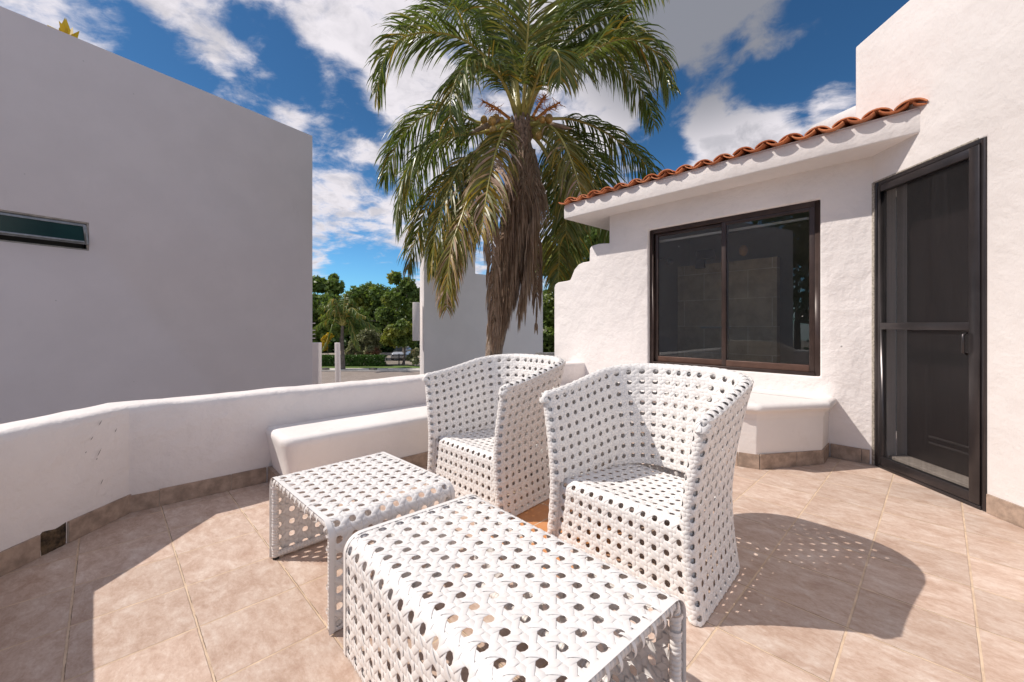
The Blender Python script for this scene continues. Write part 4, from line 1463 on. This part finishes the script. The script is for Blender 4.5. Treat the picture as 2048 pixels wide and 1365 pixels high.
palm = empty('coconut_palm', (-.85, 8.0, GZ))
tag(palm, 'tall coconut palm with brown skirt of dead fronds rising behind the parapet', 'palm tree')
CY = 8.0
trunk_pts = [Vector((-.80, 8.0, GZ)), Vector((-.62, 8.0, -1.2)), at(985, 722, 8.0), at(1010, 600, 8.0), at(1032, 430, 8.0), at(1042, 275, 8.0)]
tp, tl = catmull(trunk_pts, 90)
trad = [.17 + .10 * max(0, 1 - i / 12) - .03 * i / 90 + .007 * (1 if i % 3 == 0 else 0) + random.uniform(-.003, .003) for i in range(91)]
mb = MB(); mb.tube(tp, trad, 14); mb.build('trunk', M['bark'], palm, False)
cc = at(1043, 238, 8.0)
# crown heart: leaf bases and fibre
mb = MB()
for k in range(26):
    a = k * 2.399; rr = random.uniform(.03, .13); zz = random.uniform(-.50, -.12)
    b0 = cc + Vector((math.cos(a) * rr * .5, math.sin(a) * rr * .5, zz - .25)); b1 = cc + Vector((math.cos(a) * (rr + .12), math.sin(a) * (rr + .12), zz + .25))
    mb.tube([b0, (b0 + b1) / 2 + Vector((math.cos(a), math.sin(a), 0)) * .05, b1], [.075, .06, .02], 7)
mb.build('crown_heart', M['fibre'], palm, True)

def P8(lst, ys):
    n = len(lst)
    out = []
    for i, (x, y) in enumerate(lst):
        t = i / (n - 1)
        out.append(at(x, y, CY + ys * math.sin(t * math.pi / 2)))
    return out
G = ('pleaf', 'pleaf2', 'pleaf3'); OL = ('pleaf2', 'pleaf', 'pleaf3'); YE = ('pleaf2', 'pleaf3', 'pdead')
# (points in photo, depth reach, length, droop, mats, mix, tip yellow)
FR_ = [
    ([(1036, 236), (1008, 165), (975, 118), (930, 82), (878, 66), (815, 72), (772, 110), (752, 185)], -.9, .80, .75, G, (.80, .17, .03), 0),
    ([(1040, 225), (1022, 140), (990, 70), (950, 34), (905, 18), (850, 30), (800, 62)], .9, .80, .8, G, (.88, .11, .01), 0),
    ([(1034, 232), (1000, 155), (962, 128), (925, 140), (903, 190), (900, 250)], -1.4, .68, 1.2, G, (.6, .36, .04), 0),
    ([(1022, 246), (960, 246), (900, 222), (850, 232), (806, 268), (780, 325), (766, 365)], .6, .72, .85, G, (.86, .12, .02), 0),
    ([(1020, 252), (950, 268), (885, 275), (838, 312), (806, 372), (795, 450)], -.5, .78, .95, G, (.80, .16, .04), .04),
    ([(1026, 256), (1000, 252), (972, 300), (950, 360), (925, 430), (902, 500), (893, 590)], -1.5, .70, .9, YE, (.70, .22, .08), .18),
    ([(1018, 262), (975, 290), (930, 320), (895, 385), (873, 460), (862, 540)], -1.0, .72, .9, OL, (.62, .32, .06), .12),
    ([(1015, 260), (960, 300), (900, 350), (858, 405), (833, 470), (815, 540)], .7, .72, .8, G, (.70, .22, .08), .16),
    ([(1046, 230), (1050, 150), (1056, 60), (1062, -40), (1066, -110)], -1.3, .74, .55, OL, (.55, .43, .02), 0),
    ([(1046, 230), (1068, 140), (1105, 60), (1160, 20), (1215, 22), (1262, 62)], .9, .78, .9, G, (.90, .09, .01), 0),
    ([(1052, 232), (1082, 172), (1118, 140), (1160, 118), (1215, 86), (1260, 78), (1312, 108), (1340, 178)], -.7, .80, .95, G, (.74, .22, .04), .02),
    ([(1052, 228), (1090, 150), (1150, 108), (1210, 112), (1262, 150), (1300, 215), (1308, 250)], 1.0, .72, .9, G, (.84, .14, .02), 0),
    ([(1058, 240), (1100, 238), (1150, 240), (1205, 262), (1255, 296), (1296, 335), (1322, 388)], .5, .74, .85, G, (.86, .12, .02), .02),
    ([(1056, 250), (1090, 248), (1118, 272), (1142, 322), (1160, 380), (1172, 440)], -1.2, .66, .8, YE, (.82, .14, .04), .05),
    ([(1058, 256), (1105, 275), (1150, 310), (1190, 365), (1215, 430), (1225, 500)], .9, .76, .8, G, (.88, .1, .02), .03),
    ([(1056, 262), (1090, 300), (1118, 360), (1140, 440), (1152, 530)], 1.4, .74, .7, G, (.80, .18, .02), .04),
    ([(1040, 225), (1010, 120), (985, 30), (960, -50)], 1.2, .74, .6, G, (.9, .1, 0), 0),
    ([(1046, 225), (1085, 110), (1120, 10), (1165, -70)], .4, .78, .6, G, (.9, .1, 0), 0),
    ([(1048, 225), (1120, 100), (1200, 40), (1290, -20), (1380, -60)], .6, .70, .8, G, (.85, .1, .05), .05),
    ([(1050, 232), (1072, 165), (1090, 118), (1105, 100), (1118, 115), (1122, 165)], -1.6, .62, 1.2, G, (.5, .4, .1), .03),
    ([(1036, 235), (1018, 170), (992, 130), (960, 120), (930, 150), (925, 200)], 1.5, .7, 1.0, G, (.9, .1, 0), 0),
    ([(1028, 250), (1008, 262), (990, 310), (975, 380), (962, 470)], -1.7, .60, .8, YE, (.55, .30, .15), .20),
    ([(1010, 265), (985, 300), (955, 370), (932, 460), (915, 540)], .9, .66, .7, OL, (.55, .35, .10), .12),
    ([(1066, 262), (1098, 290), (1118, 330), (1130, 400), (1132, 470)], -.4, .60, .7, OL, (.55, .35, .10), .08),
    ([(1048, 228), (1058, 120), (1085, 40), (1130, -5), (1180, 5)], 1.4, .80, .8, G, (.92, .08, 0), 0),
    ([(1062, 250), (1120, 262), (1175, 300), (1205, 350), (1200, 420)], 1.6, .74, .8, G, (.92, .08, 0), 0),
    ([(1012, 268), (972, 320), (935, 400), (908, 480), (895, 560), (893, 620)], -1.1, .50, 1.0, YE, (.45, .35, .20), .25),
    ([(1064, 262), (1100, 330), (1112, 420), (1118, 510), (1116, 570)], 1.2, .80, .8, OL, (.6, .3, .1), .05),
    ([(1050, 228), (1100, 130), (1165, 90), (1230, 60), (1290, 90)], 1.8, .85, .9, G, (.92, .08, 0), 0),
    ([(1020, 250), (950, 255), (880, 290), (830, 350), (805, 430)], 1.6, .8, .8, G, (.92, .08, 0), 0),
    ([(1040, 228), (1028, 120), (1000, 20), (960, -30), (905, -45)], -.6, .78, .8, G, (.86, .13, .01), 0),
]
for i, (pl, dy, ml, dr, mt, mx, ty) in enumerate(FR_):
    frond(palm, P8(pl, dy), ml * 1.25, dr * (.50 if pl[-1][1] < 300 else .62), mt, mx, tipyellow=ty, dens=35, width=.033, rough=1.2, rad=.034, start=.20)
# dead skirt
for k in range(34):
    a = random.uniform(0, 2 * math.pi); r0 = .08; r1 = random.uniform(.12, .46)
    zt = cc.z + random.uniform(-.50, -.12); zb = random.choice((1.75, 1.2, .95, 1.4, 2.1, 2.6)) + random.uniform(-.25, .3)
    cx, cy = cc.x - .02, cc.y
    # the column follows the leaning trunk
    def tx(z): 
        i = min(range(91), key=lambda q: abs(tp[q].z - z)); return tp[i]
    pth = []
    for f in (0, .12, .35, .7, 1):
        z = zt + (zb - zt) * f; c_ = tx(z); rr = r0 + (r1 - r0) * min(1, f * 2.6) * (1 - .25 * max(0, f - .6))
        pth.append(Vector((c_.x + .03 + math.cos(a) * rr, c_.y + math.sin(a) * rr, z + (.10 if f == .12 else 0))))
    frond(palm, pth, random.uniform(.5, .95), random.uniform(1.0, 2.2), ('pdead', 'stalkb', 'fibre'), (.86, .12, .02), start=.12, dens=40, width=.020, rough=1.8, stalk='stalkb', rad=.026, fwd=.9, name='dead_frond')
o_left = [Vector(p) for p in (at(1005, 300, 7.6), at(985, 400, 7.5), at(985, 520, 7.45), at(988, 620, 7.5), at(990, 690, 7.6))]
frond(palm, o_left, .6, 2.6, ('pdead', 'stalkb', 'fibre'), (.8, .15, .05), start=.2, dens=36, width=.03, stalk='stalkb', name='dead_frond')
for xx, yb in ((1050, 640), (1072, 655), (1060, 560)):
    frond(palm, [at(xx - 6, 300, 8.2), at(xx, 420, 8.3), at(xx + 2, 540, 8.3), at(xx, yb, 8.3)], .5, 2.4, ('pdead', 'stalkb', 'fibre'), (.8, .15, .05), start=.25, dens=36, width=.03, stalk='stalkb', name='dead_frond')
# coconuts and flower stalks
coc = [(968, 240), (975, 252), (984, 243), (992, 238), (975, 264), (986, 260), (1003, 242), (1005, 262), (997, 272), (966, 254), (990, 276), (1085, 240), (1093, 250), (1105, 258), (1098, 238), (1088, 262), (1118, 276), (1078, 272), (1012, 285), (1025, 300)]
for i, (x, y) in enumerate(coc):
    c = at(x, y, 7.72 + .28 * math.sin(i * 2.1))
    mb = MB(); r = random.uniform(.055, .08); mb.blob(c, (r, r, r * 1.15)); mb.build('coconut', M['coco'], palm, True)
for (x0, y0, x1, y1, yy) in ((1020, 238, 965, 202, 7.6), (1065, 235, 1092, 190, 7.8), (1070, 240, 1120, 205, 7.9)):
    mb = MB(); a = at(x0, y0, 7.8); b = at(x1, y1, yy)
    mb.tube([a, (a + b) / 2 + Vector((0, 0, .03)), b], [.03, .025, .015], 6)
    for k in range(60):
        s = random.uniform(.3, 1); p = a.lerp(b, s); d = Vector((random.uniform(-1, 1), random.uniform(-1, 1), random.uniform(-.8, .6))).normalized()
        mb.tube([p, p + d * random.uniform(.08, .20)], [.007, .003], 4)
    mb.build('flower_stalk', M['flower'], palm)
for (x0, y0, x1, y1) in ((1000, 240, 938, 268), (1090, 248, 1145, 258)):
    mb = MB(); a = at(x0, y0, 7.7); b = at(x1, y1, 7.6)
    mb.tube([a, a.lerp(b, .3), a.lerp(b, .7), b], [.025, .055, .045, .004], 8); mb.build('flower_sheath', M['stalkb'], palm, True)

# ------------------------------------------------------------------ broad-leaved trees
def leaf_cloud(clumps, n, size, seed, flat=.55):
    """clumps: (x,y,z,rx,ry,rz); leaves near each clump's surface"""
    rg = np.random.default_rng(seed)
    cl = np.array(clumps, float)
    wts = (cl[:, 3] * cl[:, 5]); wts = wts / wts.sum()
    ci = rg.choice(len(cl), n, p=wts)
    d = rg.normal(size=(n, 3)); d /= np.linalg.norm(d, axis=1, keepdims=True)
    rad = rg.uniform(0, 1, n) ** .28
    rad *= 1 + .22 * np.sin(d[:, 0] * 7 + ci) * np.sin(d[:, 2] * 6 + ci * 1.7)
    p = cl[ci, :3] + d * rad[:, None] * cl[ci, 3:6]
    nrm = d * .6 + rg.normal(size=(n, 3)) * .7 + np.array([0, 0, .35]); nrm /= np.linalg.norm(nrm, axis=1, keepdims=True)
    a = np.cross(nrm, rg.normal(size=(n, 3))); a /= np.linalg.norm(a, axis=1, keepdims=True)
    b = np.cross(nrm, a)
    s = size * rg.uniform(.6, 1.3, n)[:, None]
    v = np.stack([p - a * s, p - b * s * flat, p + a * s, p + b * s * flat], 1).reshape(-1, 3)
    f = np.arange(n * 4).reshape(-1, 4)
    return v, f

def tree(name, x, y, base, clumps, n, size, mat, seed, label, cat='tree', group=None, trunk_r=.18, branches=True):
    root = empty(name, (x, y, base)); tag(root, label, cat, group)
    v, f = leaf_cloud(clumps, n, size, seed)
    mesh_obj('crown', v, f, mat, root)
    mb_ = MB(); top = Vector(max(clumps, key=lambda c: c[2])[:3])
    b0 = Vector((x, y, base)); m0 = Vector((x + .1, y, base + (top.z - base) * .45))
    mb_.tube([b0, (b0 + m0) / 2 + Vector((.08, 0, 0)), m0], [trunk_r * 1.3, trunk_r, trunk_r * .8], 8)
    if branches:
        for c in clumps[:10]:
            e = Vector(c[:3]); mb_.tube([m0, m0.lerp(e, .5) + Vector((0, 0, .2)), e], [trunk_r * .6, trunk_r * .35, .03], 6)
    mb_.build('trunk', M['trunk'], root)
    return root

def px_clumps(lst, Y, dy=1.5, rg=random):
    out = []
    for (x, y, r) in lst:
        p = at(x, y, Y + rg.uniform(-dy, dy)); rr = r / F * Y
        out.append((p.x, p.y, p.z, rr, rr, rr * .9))
    return out

tg = 'trees beyond the street'
tree('broadleaf_tree', -26, 55, GZ, px_clumps([(636, 570, 18), (630, 610, 22), (640, 650, 24), (612, 640, 22), (625, 690, 22)], 50, 2), 5200, .26, M['tleaf'], 1, 'dark green tree half hidden behind the neighbour building corner', group=tg)
tree('broadleaf_tree', -21.5, 52, GZ, px_clumps([(668, 575, 20), (660, 610, 26), (690, 620, 24), (675, 650, 24), (655, 660, 20), (700, 650, 22), (668, 556, 10)], 50, 2), 6500, .25, M['tleaf'], 2, 'broad green tree behind the small street palm', group=tg)
tree('broadleaf_tree', -17, 62, GZ, px_clumps([(715, 595, 24), (738, 585, 22), (760, 590, 24), (742, 620, 30), (712, 640, 26), (775, 620, 22), (740, 660, 30)], 60, 3), 7500, .30, M['tleaf'], 3, 'dense rounded green tree in the middle of the far tree line', group=tg)
tree('broadleaf_tree', -12.5, 48, GZ, px_clumps([(790, 556, 13), (800, 590, 20), (815, 570, 16), (782, 600, 18), (825, 610, 20), (800, 640, 24), (770, 630, 18), (832, 590, 16)], 45, 2), 7000, .24, M['tleaf'], 4, 'tallest green tree beside the white building with stepped top', group=tg)
tree('broadleaf_tree', -11.2, 43, GZ, px_clumps([(785, 665, 16), (805, 655, 16), (800, 680, 17), (820, 680, 15), (775, 680, 13), (826, 660, 12)], 41, 1), 3800, .22, M['tleaf'], 5, 'small bright green tree over the parked car', group=tg, trunk_r=.12)
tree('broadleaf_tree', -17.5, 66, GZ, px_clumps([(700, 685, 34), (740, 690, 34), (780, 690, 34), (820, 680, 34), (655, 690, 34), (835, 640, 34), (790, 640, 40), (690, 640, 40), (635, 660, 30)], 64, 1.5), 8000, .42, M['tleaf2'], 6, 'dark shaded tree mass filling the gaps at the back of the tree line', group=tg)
tree('oleander_bush', -15.5, 43, GZ, px_clumps([(712, 690, 15), (735, 672, 17), (755, 678, 14), (725, 700, 16), (745, 700, 16), (700, 705, 10)], 42.5, .8), 5200, .15, M['oleander'], 7, 'rounded olive and reddish oleander bush above the clipped hedge', 'bush', trunk_r=.06)
tree('garden_shrub', -9.6, 40.5, GZ, px_clumps([(822, 715, 9), (832, 705, 9), (830, 722, 8)], 40, .5), 1100, .13, M['oleander'], 8, 'small reddish shrub at the right of the iron gate', 'bush', trunk_r=.04)
tree('yellow_shrub', -18.2, 41, GZ, px_clumps([(652, 680, 8), (645, 694, 9), (658, 672, 6)], 40, .4), 700, .17, M['tleafy'], 9, 'yellow leaved shrub left of the white post', 'bush', trunk_r=.04)
# hedge
hx0 = at(637, 715, 39.8).x; hx1 = at(770, 715, 39.8).x
rg_ = np.random.default_rng(4); n = 11000
p = np.stack([rg_.uniform(hx0 - 1, hx1, n), rg_.uniform(39.6, 40.6, n), GZ + .1 + .98 * rg_.uniform(0, 1, n)], 1)
face = rg_.integers(0, 3, n); p[face == 0, 1] = 39.6 + rg_.normal(0, .04, (face == 0).sum()); p[face == 1, 2] = GZ + 1.1 + rg_.normal(0, .04, (face == 1).sum())
nr = rg_.normal(size=(n, 3)); nr /= np.linalg.norm(nr, axis=1, keepdims=True)
a = np.cross(nr, rg_.normal(size=(n, 3))); a /= np.linalg.norm(a, axis=1, keepdims=True); b = np.cross(nr, a); s = .085
v = np.stack([p - a * s, p - b * s * .6, p + a * s, p + b * s * .6], 1).reshape(-1, 3)
tag(mesh_obj('hedge', v, np.arange(n * 4).reshape(-1, 4), M['hedge']), 'clipped green hedge running along the lawn across the street', 'hedge')
# low wall behind the hedge
m_ = MB(); q = at(676, 706, 45); q2 = at(735, 706, 45); m_.box((q.x, 45, GZ), (q2.x, 45.2, at(676, 703, 45).z))
tag(m_.build('cream_garden_wall', simple('cream_render', (.5, .40, .28), .9), bevel=.02), 'cream garden wall glimpsed behind the hedge', 'wall')
# fence gate
fg = empty('iron_gate', (at(797, 730, 40.2).x, 40.2, GZ)); tag(fg, 'dark iron gate with upright bars between hedge and shrub', 'gate')
gx0 = at(770, 730, 40.2).x; gx1 = at(826, 730, 40.2).x
m_ = MB()
for k in range(26):
    x = gx0 + (gx1 - gx0) * k / 25; m_.box((x - .012, 40.19, GZ + .1), (x + .012, 40.21, GZ + 1.25))
m_.build('bars', M['iron'], fg)
m_ = MB(); m_.box((gx0, 40.17, GZ + 1.15), (gx1, 40.23, GZ + 1.21)); m_.box((gx0, 40.17, GZ + .16), (gx1, 40.23, GZ + .22)); m_.box(((gx0 + gx1) / 2 - .05, 40.165, GZ + .1), ((gx0 + gx1) / 2 + .05, 40.235, GZ + 1.3)); m_.build('rails', M['iron'], fg)
# parked car, front three-quarter, mostly hidden by leaves
car = empty('parked_car', (-13.0, 49.5, GZ)); tag(car, 'silver car parked behind the iron gate under the trees', 'car')
def carsec(x, zl, zh, hw): return [(x, -hw, zl), (x, -hw * 1.02, (zl + zh) / 2), (x, -hw * .8, zh), (x, hw * .8, zh), (x, hw * 1.02, (zl + zh) / 2), (x, hw, zl)]
secs = [(-2.1, .35, .75, .75), (-1.9, .25, .9, .85), (-1.0, .22, 1.0, .88), (1.3, .22, 1.0, .88), (2.0, .25, .85, .85), (2.2, .35, .65, .75)]
m_ = MB(); vs = []
for s_ in secs: vs += [(car.location.x + yy, car.location.y + xx, GZ + zz) for xx, yy, zz in carsec(*s_)]
fs = [tuple(range(6)), tuple(range(30, 36))[::-1]] + [(6 * i + k, 6 * i + (k + 1) % 6, 6 * i + 6 + (k + 1) % 6, 6 * i + 6 + k) for i in range(5) for k in range(6)]
m_.add(vs, fs); m_.build('body', M['carp'], car, True, bevel=.03)
m_ = MB(); vs = []
for s_ in [(-1.2, .95, 1.0, .82), (-.5, .95, 1.45, .72), (.9, .95, 1.47, .72), (1.6, .95, 1.0, .82)]: vs += [(car.location.x + yy, car.location.y + xx, GZ + zz) for xx, yy, zz in carsec(*s_)]
fs = [tuple(range(6)), tuple(range(18, 24))[::-1]] + [(6 * i + k, 6 * i + (k + 1) % 6, 6 * i + 6 + (k + 1) % 6, 6 * i + 6 + k) for i in range(3) for k in range(6)]
m_.add(vs, fs); m_.build('cabin', M['carg'], car, True)
m_ = MB(); m_.box((car.location.x - .6, car.location.y - .55, GZ + 1.45), (car.location.x + .6, car.location.y + .95, GZ + 1.5)); m_.build('car_roof', M['carp'], car, bevel=.02)
for sx in (-.8, .8):
    for sy in (-1.3, 1.35):
        m_ = MB(); m_.tube([(car.location.x + sx - .1, car.location.y + sy, GZ + .33), (car.location.x + sx + .1, car.location.y + sy, GZ + .33)], .33, 14); m_.build('wheel', M['tyre'], car)
for sx in (-.55, .55):
    m_ = MB(); m_.blob((car.location.x + sx, car.location.y - 2.1, GZ + .62), (.16, .06, .08)); m_.build('headlight', M['chrome'], car, True)
# round lamp on the hedge
m_ = MB(); q = at(750, 714, 41); m_.blob(tuple(q), .22); m_.tube([(q.x, q.y, GZ), tuple(q)], .05)
tag(m_.build('globe_lamp', M['farwall'], None, True), 'small white globe lamp above the hedge', 'lamp')

# small street palm
sp = empty('street_palm', (at(686, 743, 37.4).x, 37.4, GZ)); tag(sp, 'slender small palm on the pavement across the street', 'palm tree')
b0 = Vector((sp.location.x, 37.4, GZ)); t0 = at(685, 652, 37.4)
mb = MB(); mb.tube([b0, b0.lerp(t0, .3) , b0.lerp(t0, .7) + Vector((-.05, 0, 0)), t0], [.24, .17, .15, .14], 8); mb.build('trunk', M['trunk'], sp)
for i, (dx, dz_, ln) in enumerate([(-3.2, -.4, .9), (-2.6, 1.2, .9), (-1.3, 2.3, .9), (.3, 3.0, .8), (1.6, 2.3, .9), (2.6, 1.2, .9), (3.0, -.2, .9), (1.8, -2.0, .8), (-1.6, -2.2, .8), (.8, 1.8, .8), (-.6, 1.6, .8), (2.2, .2, .8)]):
    dyy = math.sin(i * 2.3) * 1.6
    p0 = t0; p3 = t0 + Vector((dx, dyy, dz_ * .9 - .3)); p1 = t0 + Vector((dx * .35, dyy * .35, max(.6, dz_ * .7 + .7)))
    frond(sp, [p0, p1, p0.lerp(p3, .7) + Vector((0, 0, .5)), p3], .85, .9, ('tleaf', 'pleaf2', 'pleaf3'), (.70, .22, .08), dens=14, width=.09, rad=.04)
# stones on the kerb
for x, yy in ((648, 743), (744, 741)):
    q = at(x, yy, 36.6); m_ = MB(); m_.blob((q.x, 36.9, GZ + .20), (.38, .25, .12), 9, 6)
    o = m_.build('kerb_stone', simple('dark_stone', (.10, .09, .08), .9), None)
    tag(o, 'dark stone on the pavement ' + ('left of the white post' if x < 700 else 'right of the small street palm'), 'stone', 'stones on the pavement')

# foliage between the far building and the stepped wall, behind the palm
tree('broadleaf_tree', 1.9, 16.5, GZ, px_clumps([(1100, 520, 40), (1150, 470, 45), (1100, 620, 45), (1150, 560, 55), (1200, 480, 50), (1180, 420, 35), (1095, 690, 40), (1120, 700, 45), (1220, 560, 60), (1180, 660, 60)], 16, .8), 34000, .085, M['tleaf'], 12, 'bushy green tree behind the house end wall and the big palm', group='trees near the house')
# yellow plant on the neighbour roof
yp = at(132, 70, 6.35)
yr = empty('yellow_plant', (yp.x, yp.y, 0)); 
sN, _ = nsz(134, 66); base_p = Vector(fn(sN, -.20, NZ)); yr.location = base_p
tag(yr, 'sprig of yellow leaves poking over the neighbour building roof edge', 'plant')
m_ = MB()
for k in range(9):
    a = k * 2.4; d = Vector((math.cos(a) * .45 - .25, math.sin(a) * .3, 1 - .08 * k)).normalized(); L = random.uniform(.22, .34)
    sd_ = d.cross(Vector((0, 1, .2))).normalized(); bp = base_p + Vector((random.uniform(-.05, .09), 0, -.02 - .005 * k))
    m_.add([bp, bp + d * L * .45 + sd_ * .055, bp + d * L, bp + d * L * .5 - sd_ * .055], [(0, 1, 2, 3)])
m_.build('leaves', M['tleafy'], yr)
m_ = MB(); m_.tube([base_p + Vector((0, 0, -.25)), base_p + Vector((0, 0, .02))], .008, 5); m_.build('stem', M['trunk'], yr)
# tree behind the terrace (seen in the window reflection)
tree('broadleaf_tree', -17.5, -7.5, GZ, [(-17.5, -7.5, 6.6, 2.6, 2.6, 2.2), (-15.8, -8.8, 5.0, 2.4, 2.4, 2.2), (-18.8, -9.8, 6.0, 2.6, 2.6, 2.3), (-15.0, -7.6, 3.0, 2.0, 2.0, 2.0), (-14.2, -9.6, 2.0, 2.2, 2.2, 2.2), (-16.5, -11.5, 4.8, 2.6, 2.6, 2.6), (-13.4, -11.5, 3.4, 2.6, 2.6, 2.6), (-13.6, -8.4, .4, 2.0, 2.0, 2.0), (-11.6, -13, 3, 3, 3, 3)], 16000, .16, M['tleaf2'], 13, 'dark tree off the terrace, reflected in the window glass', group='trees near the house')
